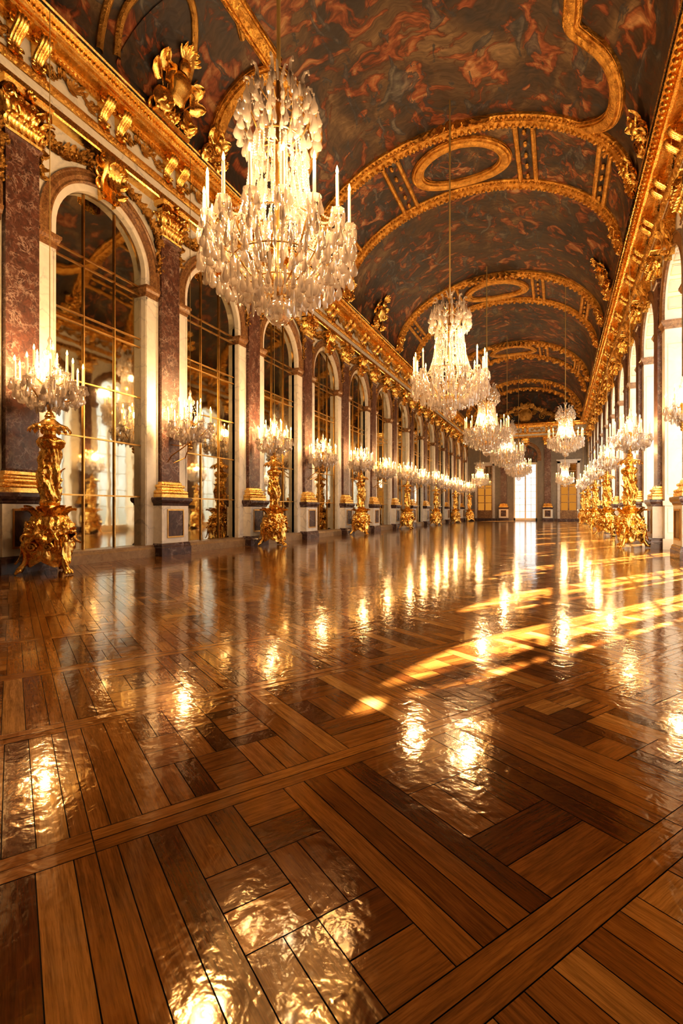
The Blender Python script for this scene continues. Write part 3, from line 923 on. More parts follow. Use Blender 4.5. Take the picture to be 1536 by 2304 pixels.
# ------------------------------------------------------------------ the windows opposite
def window_thing(idx, loc):
    r = thing('window_%d' % idx, loc, PI, kind='structure')
    x = -BACK + .06; A = arch_pts(bottom=.02)
    m = MB(); P = [(x, a, z) for a, z in A]
    m.sweep(P, [(1, 0, 0)] * len(P), [(-.06, -.05), (-.06, .03), (-.03, .05), (.0, .04), (.0, -.05)])
    m.box(x - .05, x + .05, -HALF, HALF, 5.365, 5.405); m.box(x - .05, x + .05, -HALF, HALF, .0, .30)
    m.box(x - .05, x + .05, -.085, .085, .3, 6.9)
    f = m.build('window_frame', M_CREAM, r, sharp=30)
    m = MB(); b = .012
    for s in (-1, 1):
        m.box(x - .02, x + .02, s * .52 - b, s * .52 + b, .3, 5.3)
    for k in range(1, 6): m.box(x - .02, x + .02, -HALF, HALF, .3 + 5 * k / 6 - b, .3 + 5 * k / 6 + b)
    c = SPRING + .05
    for a in (.22, .41, .59, .78):
        a *= PI; L = math.sqrt(1) * 1.18
        m.box(-.02, .02, -b, b, .42, 1.25, 0, T(x, 0, 5.66) @ Rx(a - PI / 2))
    pts = [(x, .46 * cos(PI * k / 16), 5.66 + .46 * sin(PI * k / 16)) for k in range(17)]
    m.tube(pts, .02, 6); m.box(x - .02, x + .02, -.46, .46, 5.62, 5.66)
    m.build('glazing_bars', M_CREAM, r, smooth=False)
    m = MB(); vs = [(x - .01, a, z) for a, z in A]
    m.add([(x - .01, 0, 4)] + vs, [(0, i + 1, i + 2) for i in range(len(vs) - 1)] + [(0, len(vs), 1)])
    m.build('pane', M_GLASS, r, smooth=False)
    # coffered lining of the reveal, white with thin gilt outlines
    m = MB(); n = 8; d0, d1 = -.06, -BACK + .14
    def ring(a0, a1, w0, w1, lift, mi):
        N = 5
        for i in range(N):
            q = []
            for (aa, ww) in ((i, w0), (i + 1, w0), (i + 1, w1), (i, w1)):
                a = a0 + (a1 - a0) * aa / N; rr = HALF - lift
                q.append((ww, rr * cos(a), SPRING + STILT + rr * sin(a)))
            m.add(q, [(0, 1, 2, 3)], mi)
    for k in range(n):
        a0, a1 = PI * (k + .12) / n, PI * (k + .88) / n
        g = .012
        ring(a0, a1, d0, d0 - g, .012, 1); ring(a0, a1, d1 + g, d1, .012, 1)
        ring(a0, a0 + .016, d0, d1, .012, 1); ring(a1 - .016, a1, d0, d1, .012, 1)
        ring(a0 + .05, a1 - .05, d0 - .035, d1 + .035, .010, 0)
    m.build('coffered_lining', [M_CREAM, M_BRASS], r, smooth=False)
    m = MB()
    for s in (-1, 1):
        y = s * (HALF - .012)
        for (za, zb) in ((.42, 1.05), (1.4, 5.25)):
            for (p0, p1, q0, q1) in ((d0, d0 - .02, za, zb), (d1 + .02, d1, za, zb), (d0, d1, za, za + .02), (d0, d1, zb - .02, zb)):
                m.box(min(p0, p1), max(p0, p1), min(y, s * HALF), max(y, s * HALF), q0, q1)
        m.box(-BACK + .1, .05, min(s * (HALF - .05), s * HALF), max(s * (HALF - .05), s * HALF), 1.12, 1.24)
        m.box(-BACK + .1, .05, min(s * (HALF - .04), s * HALF), max(s * (HALF - .04), s * HALF), 0, .27)
    m.build('jamb_panels', M_CREAM, r, smooth=False)
    m = MB(); arch_sweep(m, 1.10, 1.40, -.02, .045); m.build('archivolt', M_BROWN, r, sharp=30)
    [impost_mb(BACK - .1, s).build('impost', M_BROWN, r, smooth=False) for s in (-1, 1)]
    KEY.build('keystone', M_CARVE, r, sharp=60)
    return r
w0 = window_thing(1, (XR, WIN[0], 0))
for k, y in enumerate(WIN[1:]):
    w = dup(w0, (XR, y, 0)); w.name = 'window_%d' % (k + 2)

# ------------------------------------------------------------------ end wall: doorway, side doors, gilt lunette
d = thing('door_1', (DC, Y1, 0), -PI / 2, kind='structure')
m = MB(); arch_sweep(m, 1.10, 1.40, -.02, .05); m.build('archivolt', M_BROWN, d, sharp=30)
[impost_mb(.1, s).build('impost', M_BROWN, d, smooth=False) for s in (-1, 1)]; KEY.build('keystone', M_GOLD, d, sharp=60)
m = MB(); x = -.2
m.box(x - .05, x + .05, -DH, DH, 5.30, 5.5)
for s in (-1, 1): m.box(x - .05, x + .05, min(s * DH, s * (DH - .14)), max(s * DH, s * (DH - .14)), 0, 5.3)
m.box(x - .05, x + .05, -DH, DH, 0, .25); m.box(x - .06, x + .06, -.07, .07, 0, 5.3)
fr = m.build('door_frame', M_CREAM, d, smooth=False)
m = MB()
for y in (-.5, .5): m.box(x - .02, x + .02, y - .018, y + .018, .25, 5.3)
for k in range(1, 8): m.box(x - .02, x + .02, -DH, DH, .25 + .63 * k - .018, .25 + .63 * k + .018)
m.build('glazing_bars', M_CREAM, fr, smooth=False)
m = MB(); m.quad((x, -DH, .2), (x, DH, .2), (x, DH, 5.3), (x, -DH, 5.3)); m.build('pane', M_GLASS, d, smooth=False)
m = MB(); A = arch_pts(half=DH, bottom=5.45); vs = [(x, a, z) for a, z in A[1:-1]]
m.add([(x, 0, 5.5), (x, -DH, 5.45)] + vs + [(x, DH, 5.45)], [(0, i + 1, i + 2) for i in range(len(vs) + 1)])
m.build('fanlight', M_PAINT3, d, smooth=False, uv=[(v[1], v[2]) for f in m.f for v in [m.v[i] for i in f]])
for idx, cx in ((2, XL + 1.62), (3, XR - 1.62)):
    d = thing('door_%d' % idx, (cx, Y1, 0), -PI / 2, kind='structure')
    m = MB(); W = .72
    m.box(-.02, .10, -W - .22, -W, 0, 5.5); m.box(-.02, .10, W, W + .22, 0, 5.5); m.box(-.02, .10, -W - .22, W + .22, 5.3, 5.55); m.box(-.02, .18, -W - .3, W + .3, 5.55, 5.65)
    m.build('door_surround', M_GREY, d, smooth=False)
    m = MB()
    for s in (-1, 1): m.box(0, .06, min(s * W, s * (W - .1)), max(s * W, s * (W - .1)), 0, 5.3)
    m.box(0, .06, -.06, .06, 0, 5.3); m.box(0, .05, -W, W, 0, 1.0); m.box(0, .06, -W, W, 5.2, 5.3)
    for k in range(1, 6): m.box(0, .05, -W, W, 1 + .72 * k - .03, 1 + .72 * k + .03)
    m.build('door_leaf', M_BROWN, d, smooth=False)
    m = MB(); m.quad((.01, -W, 1), (.01, W, 1), (.01, W, 3.4), (.01, -W, 3.4)); m.build('lit_pane', M_AMBER, d, smooth=False)
    m = MB(); m.quad((.01, -W, 3.4), (.01, W, 3.4), (.01, W, 5.2), (.01, -W, 5.2)); m.build('dark_pane', M_MIRROR, d, smooth=False)
m = MB(); m.box(0, .14, -5.1, -2.55, 0, .22); m.box(0, .14, 2.55, 5.1, 0, .22)
o = m.build('baseboard_far', M_DARK, smooth=False); o.location = (DC, Y1, 0); o.rotation_euler = (0, 0, -PI / 2); tag(o, kind='structure')
for nm, x0, x1, ya, yb in (('baseboard_left', XL - .02, XL + .05, Y0, MIRR[0] - BAY / 2), ('baseboard_right', XR - .05, XR + .02, Y0, 6.5)):
    m = MB(); m.box(x0, x1, ya, yb, 0, .22); tag(m.build(nm, M_DARK, smooth=False), kind='structure')

# ------------------------------------------------------------------ gilded torcheres
def fbm(p, oct=3): return noise.fractal(Vector(p), 1.0, 2.0, oct)
def prof_r(tab, z):
    for (a, b) in zip(tab, tab[1:]):
        if a[0] <= z <= b[0]:
            t = (z - a[0]) / (b[0] - a[0]); t = t * t * (3 - 2 * t); return a[1] * (1 - t) + b[1] * t
    return tab[-1][1] if z > tab[-1][0] else tab[0][1]
def make_torchere(loc, rz):
    r = thing('torchere', loc, rz)
    FE = [PI / 2 + 2 * PI * k / 3 for k in range(3)]
    # drapery-like base between three scroll legs
    tab = [(.10, .30), (.25, .31), (.45, .33), (.62, .345), (.78, .33), (.88, .27), (.98, .20), (1.05, .155)]
    mb = MB(); NU, NV = 96, 64
    def fn(u, v):
        a = u * 2 * PI; k = max(cos(a - f) for f in FE)          # 1 on a leg
        zb = .30 - .17 * abs(cos(1.5 * (a - FE[0]))) ** .7 if k > .5 else .30 - .10 * k
        lift = .12 + .20 * max(0, (0.9 - k)) ** .8
        z = lift + (1.05 - lift) * v
        R0 = prof_r(tab, z); w = sin(PI * min(1, v * 1.1))
        R0 *= 1 + .20 * (k - .75) * (1 - v) + .03
        fold = .045 * sin(9 * a + 7 * z + 3 * fbm((cos(a) * 1.5, sin(a) * 1.5, z * 2))) * w
        rough = .055 * fbm((cos(a) * 3.2, sin(a) * 3.2, z * 6), 4) * (w + .2)
        R0 += fold * .6 + rough
        return (R0 * cos(a), R0 * sin(a), z)
    mb.grid(fn, NU, NV, True)
    # shells on the three faces, leaves flaring round the neck, fruit clusters
    for k, f in enumerate(FE):
        fa = f + PI / 3
        for j in range(7):
            mb.leaf(Rz(fa) @ T(.30, 0, .56) @ Rx((j - 3) * .42), .26, .045, .7, 2, lean=.1, nu=4, nv=8)
        mb.ball((.36 * cos(fa), .36 * sin(fa), .60), .06, 10, 8)
        for s in (-1, 1):
            mb.leaf(Rz(f + s * .42) @ T(.20, 0, .74), .42, .12, 1.5, 4, lean=.25)
            mb.volute(Rz(fa) @ T(.34, s * .13, .44) @ Rx(0), .085, 1.8, .028, .03)
            mb.leaf(Rz(fa + s * .35) @ T(.31, 0, .70) @ Ry(PI * .85), .30, .08, -1.0, 3)
        mb.leaf(Rz(f) @ T(.16, 0, .84), .34, .11, 1.4, 4, lean=.3)
        mb.leaf(Rz(fa) @ T(.16, 0, .86), .28, .10, 1.3, 4, lean=.3)
    R = random.Random(4)
    for k in range(26):
        a = R.uniform(0, 2 * PI); z = R.uniform(.62, .82); q = prof_r(tab, z) + .02
        mb.ball((q * cos(a), q * sin(a), z), R.uniform(.028, .048), 7, 5)
    mb.build('base', M_GOLD, r, sharp=70)
    for f in FE:
        m = MB(); M = Rz(f)
        pts = [(.27, 0, .62), (.34, 0, .54), (.38, 0, .42), (.345, 0, .30), (.36, 0, .19), (.41, 0, .11), (.445, 0, .06)]
        m.tube(pts, [.05, .062, .06, .05, .045, .05, .055], 10, M=M)
        m.volute(M @ T(.36, 0, .55) @ Rz(PI / 2), .085, 1.8, .03, .045)
        for j in (-1, 0, 1): m.tube([(.43, j * .035, .07), (.475, j * .05, .055), (.505, j * .058, .018)], [.03, .03, .016], 8, M=M)
        m.leaf(M @ T(.40, 0, .44) @ Ry(PI * .93), .30, .07, -.8, 4)
        m.build('foot', M_GOLD, r, sharp=70)
    # twisted, draped shaft
    m = MB(); m.lathe([(.15, 1.02), (.165, 1.05), (.15, 1.075), (.16, 1.10), (.165, 1.12), (.14, 1.15), (.13, 1.16)], 40)
    m.build('neck_ring', M_GOLD, r)
    t2 = [(1.14, .125), (1.30, .135), (1.48, .165), (1.62, .175), (1.72, .14), (1.80, .15), (1.90, .145), (1.96, .13), (2.02, .18), (2.08, .205), (2.13, .18), (2.17, .10), (2.20, .092), (2.26, .10)]
    m = MB()
    def fs(u, v):
        a = u * 2 * PI; z = 1.14 + 1.12 * v; R0 = prof_r(t2, z)
        w = 1 if z < 2.12 else .15
        tw = .026 * sin(4 * a + 9.5 * z + 1.8 * fbm((cos(a), sin(a), z * 2)))
        tw2 = .014 * sin(11 * a + 16 * z) 
        R0 += w * (tw + tw2 + .03 * fbm((cos(a) * 3, sin(a) * 3, z * 6), 4))
        cx = .022 * sin(z * 7) * w; cy = .022 * cos(z * 7) * w
        return (cx + R0 * cos(a), cy + R0 * sin(a), z)
    m.grid(fs, 64, 90, True)
    for k in range(7): 
        z = 1.22 + .105 * k; a = 2.3 * k
        m.leaf(Rz(a) @ T(prof_r(t2, z) - .01, 0, z), .17, .055, 1.1, 3)
        m.ball((prof_r(t2, z + .05) * cos(a + 2), prof_r(t2, z + .05) * sin(a + 2), z + .05), .035, 7, 5)
    for k in range(8): m.leaf(Rz(k * PI / 4) @ T(.10, 0, 1.94), .15, .055, 1.5, 3)
    m.build('twisted_shaft', M_GOLD, r, sharp=70)
    # dish with hanging leaf fringe
    m = MB()
    m.lathe([(.09, 2.24), (.12, 2.26), (.22, 2.285), (.27, 2.30), (.275, 2.325), (.25, 2.34), (.17, 2.37), (.12, 2.41), (.075, 2.44), (.07, 2.46), (.085, 2.48), (.07, 2.505), (.0, 2.51)], 40,
            mod=lambda a, z, q: q * (1 + (.05 * sin(8 * a) if z < 2.36 else 0)))
    for k in range(16): m.leaf(Rz(k * PI / 8) @ T(.245, 0, 2.325) @ Ry(PI * .62), .13, .045, .9, 2, nu=4, nv=6)
    m.build('top_dish', M_GOLD, r, sharp=60)
    return r

# ------------------------------------------------------------------ crystals, candles
def drop_mb(L=.175, w=.052, flat=.55, n=8):
    mb = MB()
    pr = [(.004, 0), (w * .28, -L * .10), (w * .42, -L * .3), (w * .85, -L * .55), (w, -L * .74), (w * .72, -L * .91), (.0, -L)]
    mb.lathe(pr, n, M=S(1, flat, 1))
    mb.ball((0, 0, .012), .014, 6, 4)
    return mb
def spear_mb(L=.2, w=.024):
    mb = MB(); mb.lathe([(.004, 0), (w, -L * .2), (w * .9, -L * .75), (0, -L)], 6); mb.ball((0, 0, .01), .012, 6, 4); return mb
DROP, SPEAR = drop_mb(), spear_mb()
def put(dst, src, M): dst.add(src.v, src.f, 0, M)
BEAD = MB(); BEAD.lathe([(0, -1), (.8, -.45), (.8, .45), (0, 1)], 6)
def strand(dst, p0, p1, sag, n, r):
    p0, p1 = Vector(p0), Vector(p1)
    for i in range(n):
        t = (i + .5) / n; p = p0.lerp(p1, t) - Vector((0, 0, sag * 4 * t * (1 - t)))
        put(dst, BEAD, T(*p) @ S(r, r, r * 1.25))
def candle_mb(h, r=.016):
    m = MB(); m.lathe([(r * 1.05, 0), (r, h * .5), (r * .93, h), (.003, h + .004)], 10); return m
def flame_mb(s=1.0):
    m = MB(); m.lathe([(0, 0), (.009 * s, .010 * s), (.0125 * s, .026 * s), (.009 * s, .046 * s), (.003 * s, .066 * s), (0, .074 * s)], 8); return m
def dish_mb(r=.075):
    m = MB(); m.lathe([(.012, -.05), (.02, -.04), (.016, -.02), (r * .7, -.008), (r, .012), (r * .96, .016), (.03, .004), (.022, .03), (.020, .05)], 14,
                      mod=lambda a, z, q: q * (1 + .06 * sin(7 * a)) if q > .04 else q); return m
MESH = {}
def shared(key, fn, mat, sharp=40):
    if key not in MESH:
        o = fn().build(key, mat, sharp=sharp); MESH[key] = o.data
        bpy.data.objects.remove(o)
    return MESH[key]
def inst(name, key, fn, mat, parent, M):
    o = link(name, shared(key, fn, mat), parent); o.matrix_local = M; return o

def make_chandelier(full=True):
    """crystal chandelier, 3.44 m tall, 2.16 m wide, origin at the bottom of the glass ball"""
    r = thing('chandelier')
    N = 16; R = random.Random(9)
    m = MB()
    m.lathe([(0, 0), (.03, .01), (.10, .04), (.165, .11), (.18, .18), (.165, .25), (.11, .31), (.05, .34), (.045, .40), (0, .42)], 20)
    m.ball((0, 0, -.015), .02); m.build('glass_ball', M_BALL, r)
    m = MB(); m.lathe([(.02, .40), (.06, .44), (.05, .52), (.10, .58), (.09, .66), (.05, .72), (.045, 1.2), (.09, 1.3), (.06, 1.4), (.04, 2.1), (.05, 2.3), (.08, 2.36), (.04, 2.45), (.035, 3.3), (.05, 3.34), (.012, 3.44)], 12)
    m.build('stem', M_BRASS, r)
    loose = MB(); drops = []
    def drop(M, kind=0): drops.append((M, kind))
    def arm():
        m = MB(); pts = [(.08, 0, .52), (.22, 0, .50), (.42, 0, .60), (.62, 0, .84), (.78, 0, 1.06), (.90, 0, 1.14), (.955, 0, 1.17)]
        P = []
        for i in range(len(pts) - 1):
            for k in range(4): P.append(Vector(pts[i]).lerp(Vector(pts[i + 1]), k / 4))
        P.append(Vector(pts[-1])); Q = [P[0]] + [(P[i - 1] + P[i] * 2 + P[i + 1]) / 4 for i in range(1, len(P) - 1)] + [P[-1]]
        m.tube(Q, .013, 6)
        m.tube([(.60, 0, .80), (.70, 0, .80), (.78, 0, .87), (.76, 0, .95), (.70, 0, .94)], .009, 5)
        return m
    crown_arm = lambda: (lambda m: (m.tube([(.05, 0, 2.42), (.20, 0, 2.36), (.36, 0, 2.42), (.47, 0, 2.60), (.46, 0, 2.80), (.38, 0, 2.92)], .011, 6),
                                    m.tube([(.05, 0, 2.95), (.18, 0, 2.88), (.30, 0, 2.96), (.36, 0, 3.10)], .009, 6),
                                    m)[-1])(MB())
    for k in range(N):
        a = 2 * PI * (k + .5) / N; M = Rz(a)
        inst('arm', 'chandelier_arm', arm, M_BRASS, r, M)
        inst('drip_dish', 'chandelier_dish', lambda: dish_mb(.088), M_CRYSTAL, r, M @ T(.955, 0, 1.20))
        c = inst('candle', 'chandelier_candle', lambda: candle_mb(.41, .020), M_WAX, r, M @ T(.955, 0, 1.23))
        if k % 3 == 0: c.rotation_euler.x += .02
        inst('flame', 'chandelier_flame', lambda: flame_mb(1.55), M_FLAME, c, T(0, 0, .412))
        # pendants round every dish and along the arm
        for j in range(6):
            b = 2 * PI * j / 6 + .3
            drop(M @ T(.955 + .08 * cos(b), .08 * sin(b), 1.20) @ Rz(b) @ S(.8, .8, 1.05), 0 if j % 2 else 1)
        drop(M @ T(.955, 0, 1.12) @ S(1.25, 1.25, 1.5), 0)
        drop(M @ T(.80, 0, 1.04) @ S(1.2, 1.2, 1.4), 0)
        drop(M @ T(.62, 0, .82) @ S(1.2, 1.2, 1.35), 0)
        drop(M @ T(.76, 0, .92) @ S(1, 1, 1.1), 1)
        # lower fringes
        drop(M @ T(.42, 0, .56) @ S(1.1, 1.1, 1.3), 0)
        drop(M @ T(1.0, 0, .98) @ S(1.1, 1.1, 1.3), 0); drop(Rz(a + .1) @ T(1.0, 0, .84) @ S(1, 1, 1.4), 0); drop(Rz(a - .1) @ T(.97, 0, .92) @ S(1, 1, 1.2), 1)
        for q, (rr, zz) in enumerate(((.30, .50), (.52, .55), (.72, .64), (.90, .78))):
            for j in range(2):
                b = (j + .5 * (q % 2)) * PI / N
                drop(Rz(a + b) @ T(rr, 0, zz) @ S(1, 1, R.uniform(1.0, 1.5)), 1 if (j + k) % 2 else 0)
        # bead swags
        a2 = a + 2 * PI / N
        pc = lambda rr, z, ang: (rr * cos(ang), rr * sin(ang), z)
        strand(loose, pc(.955, 1.17, a), pc(.955, 1.17, a2), .12, 12, .014)
        strand(loose, pc(.34, 2.40, a), pc(.42, 1.75, a), .0, 16, .017); strand(loose, pc(.42, 1.75, a), pc(.55, 1.32, a), .02, 12, .017)
        strand(loose, pc(.36, 2.35, a + .2), pc(.40, 1.8, a + .2), -.0, 16, .018); strand(loose, pc(.40, 1.8, a + .2), pc(.53, 1.3, a + .2), .02, 12, .018)
        strand(loose, pc(.33, 2.2, a + .1), pc(.40, 1.2, a + .1), .0, 22, .017)
        strand(loose, pc(.55, 1.32, a), pc(.92, 1.14, a), .10, 14, .015)
        strand(loose, pc(.55, 1.30, a), pc(.30, .60, a), -.05, 20, .016)
        strand(loose, pc(.90, 1.08, a), pc(.45, .62, a), .06, 16, .015)
        strand(loose, pc(.70, 1.15, a + .1), pc(.60, .75, a + .1), 0, 10, .018)
        for q in range(14):
            rr, z = R.uniform(.30, 1.0), 0
            z = .58 + max(0, rr - .3) * .45 + R.uniform(.0, .35)
            put(loose, DROP, Rz(a + R.uniform(-.18, .18)) @ T(rr, 0, z) @ S(.85, .85, R.uniform(.7, 1.1)))
        for q in range(10):
            z = R.uniform(1.30, 2.3); rr = R.uniform(.22, .40 + .15 * max(0, (1.7 - z) / .4))
            put(loose, DROP, Rz(a + R.uniform(-.2, .2)) @ T(rr, 0, z) @ S(.8, .8, .9))
    for k in range(10):
        a = 2 * PI * k / 10; M = Rz(a)
        inst('crown_arm', 'chandelier_crown_arm', crown_arm, M_BRASS, r, M)
        for (x, z, sc, kd) in ((.52, 2.66, 1.35, 0), (.52, 2.88, 1.25, 0), (.44, 3.0, 1.1, 0), (.50, 2.54, 1.0, 1), (.36, 2.46, 1.2, 0), (.30, 2.9, 1.1, 0), (.38, 3.1, 1.0, 1), (.24, 2.75, 1.2, 0), (.48, 2.76, 1.1, 1)):
            drop(M @ T(x, 0, z) @ S(sc, sc, sc * 1.15), kd)
        for (x, z, sc, kd) in ((.53, 2.78, 1.1, 0), (.52, 2.6, 1.1, 0), (.40, 2.5, 1.0, 0), (.40, 3.0, .9, 1)):
            drop(Rz(a + PI / 10) @ T(x, 0, z) @ S(sc, sc, sc), kd)
        # glass plumes curling outwards at the top
        m = loose
        m.tube([(.34, 0, 2.95), (.36, 0, 3.06), (.36, 0, 3.16), (.39, 0, 3.22), (.44, 0, 3.22), (.45, 0, 3.17)], [.02, .03, .022, .02, .018, .012], 7, M=M)
        m.ball((.36, 0, 3.02), .045, 8, 6, (1, 1, 1.6), M=M)
        strand(m, (.50 * cos(a), .50 * sin(a), 2.70), (.50 * cos(a + .63), .50 * sin(a + .63), 2.70), .10, 10, .015)
        strand(m, (.36 * cos(a), .36 * sin(a), 3.05), (.36 * cos(a + .63), .36 * sin(a + .63), 3.05), .08, 8, .013)
    for k in range(5):
        loose.tube([(.03, 0, 3.25), (.07, 0, 3.36), (.10, 0, 3.44), (.13, 0, 3.42)], [.015, .02, .015, .01], 6, M=Rz(k * 1.256))
    for (rr, z) in ((.34, 2.40), (.54, 1.31), (.30, .58), (.62, .80)):
        m = MB(); m.tube([(rr * cos(2 * PI * i / 32), rr * sin(2 * PI * i / 32), z) for i in range(33)], .010, 5, caps=False)
        m.build('ring', M_BRASS, r)
    # the hundred largest pendants are parts of their own
    order = sorted(range(len(drops)), key=lambda i: -drops[i][0].to_scale().z)
    keep = set(order[:96]) if full else set()
    for i, (M, kd) in enumerate(drops):
        if i in keep: inst('crystal_drop', 'crystal_drop_%d' % kd, (drop_mb if kd == 0 else spear_mb), M_CRYSTAL, r, M)
        else: put(loose, SPEAR if kd else DROP, M)
    o = loose.build('crystal_strands', M_CRYSTAL, r, sharp=30); o['kind'] = 'stuff'
    return r
def hang(root, z_top, rad=.028):
    """silk-covered chain from the chandelier up to the vault"""
    s = root.scale.x; z0 = 3.42; L = (z_top - root.location.z) / root.scale.z - z0
    m = MB(); pts = [(0, 0, z0 + L * i / 12) for i in range(13)]
    m.tube(pts, lambda t: rad * (1 + .12 * sin(t * 60)), 8)
    m.build('cord', M_CORD, root)
def vault_top(x): return VZ + VB * math.sqrt(max(0, 1 - ((x - CX) / VA) ** 2)) + .05

CH = [((-3.39, 5.71, 3.43), 1.0), ((-2.66, 13.4, 3.43), 1.0), ((-2.95, 23.2, 3.43), 1.0), ((-2.95, 33.0, 3.43), 1.0), ((-2.95, 43.0, 3.40), 1.0)]
CL = ['largest crystal chandelier with lit candles, hanging nearest at upper left of the hall', 'second largest crystal chandelier, hanging near the middle of the photo',
      'crystal chandelier with lit candles, third in the central row', 'crystal chandelier with lit candles, fourth in the central row', 'small looking crystal chandelier in front of the bright end doorway, last of the central row']
first = make_chandelier(True); light = make_chandelier(False)
for i, (loc, sc) in enumerate(CH):
    if i == 0: o = first
    elif i == 1: o = dup(first)
    elif i == 2: o = light
    else: o = dup(light)
    o.location = loc; tag(o, CL[i], 'chandelier', 'candlelit crystal chandeliers')
SIDE = [((.31, 24.9, 3.43), .76, .72, 'smaller crystal chandelier hanging alone on the right side of the hall'),
        ((.52, 45.6, 2.90), .70, .70, 'small crystal chandelier in front of the right amber end door'),
        ((-6.17, 44.2, 2.90), .72, .70, 'small crystal chandelier in front of the left amber end door')]
sides = []
for loc, s, sz, lab in SIDE:
    o = dup(light); o.location = loc; o.scale = (s, s, sz); o.rotation_euler = (0, 0, .2); tag(o, lab, 'chandelier', 'candlelit crystal chandeliers'); sides.append(o)
chs = [o for o in COL.objects if o.parent is None and o.name.startswith('chandelier')]
for o in chs:
    near = o.location.y < 10
    hang(o, vault_top(o.location.x), .030 if near else .022)

# ------------------------------------------------------------------ girandoles (crystal candelabra)
def make_girandole(full):
    """origin at the foot, about 1.25 m tall and 1.1 m wide"""
    r = thing('girandole'); R = random.Random(2); N = 9
    m = MB(); m.lathe([(.05, 0), (.06, .02), (.03, .06), (.05, .12), (.03, .18), (.045, .30), (.03, .36), (.04, .5), (.06, .55), (.035, .6)], 12); m.build('stem', M_BRASS, r)
    m = MB(); m.lathe([(.03, .58), (.055, .64), (.04, .72), (.05, .85), (.035, .98), (.05, 1.05), (.02, 1.12), (.035, 1.18), (0, 1.27)], 10)
    for k in range(8): m.tube([(.04, 0, .98), (.08, 0, 1.02), (.09, 0, .97), (.07, 0, .93)], .012, 5, M=Rz(k * PI / 4))
    m.build('glass_column', M_CRYSTAL, r)
    def arm(): m = MB(); m.tube([(.03, 0, .30), (.12, 0, .22), (.26, 0, .24), (.36, 0, .34), (.44, 0, .40), (.47, 0, .46)], .011, 6); return m
    def arm2(): m = MB(); m.tube([(.03, 0, .52), (.12, 0, .48), (.20, 0, .54), (.24, 0, .66)], .010, 6); return m
    loose = MB(); frame = MB(); drops = []
    for ring in (0, 1):
        n = N if ring == 0 else 5
        for k in range(n):
            a = 2 * PI * (k + .35 * ring) / n; M = Rz(a)
            rr, zz = (.47, .46) if ring == 0 else (.24, .66)
            if full: inst('arm', 'girandole_arm_%d' % ring, arm if ring == 0 else arm2, M_BRASS, r, M)
            else: put(frame, arm() if ring == 0 else arm2(), M)
            if full: inst('drip_dish', 'girandole_dish', lambda: dish_mb(.062), M_CRYSTAL, r, M @ T(rr, 0, zz + .02))
            else: put(loose, dish_mb(.062), M @ T(rr, 0, zz + .02))
            hh = .27
            c = inst('candle', 'girandole_candle', lambda: candle_mb(.27, .0175), M_WAX, r, M @ T(rr, 0, zz + .04))
            inst('flame', 'girandole_flame', lambda: flame_mb(1.25), M_FLAME, c, T(0, 0, .271))
            for j in range(5):
                b = 2 * PI * j / 5; drops.append((M @ T(rr + .055 * cos(b), .055 * sin(b), zz + .01) @ Rz(b) @ S(.75, .75, R.uniform(.7, 1.0)), j % 2))
            drops.append((M @ T(rr - .02, 0, zz - .06) @ S(1.25, 1.25, 1.25), 0))
            if ring == 0:
                for j in range(13):
                    q = R.uniform(.10, .47); b = R.uniform(-.34, .34)
                    drops.append((Rz(a + b) @ T(q, 0, .14 + q * .42 + R.uniform(-.04, .16)) @ Rz(R.uniform(0, 3)) @ S(1, 1, R.uniform(.7, 1.1)), j % 2))
                a2 = 2 * PI * (k + 1) / N
                strand(loose, (rr * cos(a), rr * sin(a), zz - .02), (rr * cos(a2), rr * sin(a2), zz - .02), .09, 9, .013)
                strand(loose, (rr * cos(a), rr * sin(a), zz - .05), (.10 * cos(a), .10 * sin(a), .12), .06, 12, .014)
                strand(loose, (rr * cos(a), rr * sin(a), zz), (.06 * cos(a), .06 * sin(a), .95), .10, 16, .012)
    order = sorted(range(len(drops)), key=lambda i: -drops[i][0].to_scale().z); keep = set(order[:30]) if full else set()
    for i, (M, kd) in enumerate(drops):
        if i in keep: inst('crystal_drop', 'crystal_drop_%d' % kd, (drop_mb if kd == 0 else spear_mb), M_CRYSTAL, r, M)
        else: put(loose, SPEAR if kd else DROP, M)
    o = loose.build('crystal_strands', M_CRYSTAL, r, sharp=30); o['kind'] = 'stuff'
    if not full: frame.build('arms', M_BRASS, r)
    return r
gf = make_girandole(True); gl = make_girandole(False)
tor0 = None; ng = {'f': 0, 'l': 0}
def place_gir(x, y, z, full, lab, wall=None, cord=True):
    key = 'f' if full else 'l'; src = gf if full else gl
    o = src if ng[key] == 0 else dup(src)
    ng[key] += 1
    o.location = (x, y, z); o.rotation_euler = (0, 0, y * 1.7)
    tag(o, lab, 'candelabrum', 'crystal candelabra along the walls')
    return o
EXTRA = []
def cord_and_bracket(o, wall_x, stand):
    m = MB(); top = 8.9 - o.location.z
    if not stand:
        m = MB(); rz = -o.rotation_euler.z; dx = wall_x - o.location.x
        for s in (-1, 1):
            m.tube([(0, 0, .10), (dx * .25, s * .10, -.05), (dx * .6, s * .22, -.22), (dx, s * .10, -.34)], .014, 6, M=Rz(rz))
        m.tube([(0, 0, .12), (dx * .5, 0, .02), (dx, 0, .06)], .012, 6, M=Rz(rz))
        m.ball((0, 0, -.04), .05, 8, 6, M=Rz(rz))
        m.build('wall_arm', M_BRASS, o)
    m = MB(); m.tube([(0, 0, 1.24), (0, 0, 3.5), (0, 0, top)], .007, 5); m.build('cord', M_CORD, o)
TX = -7.38
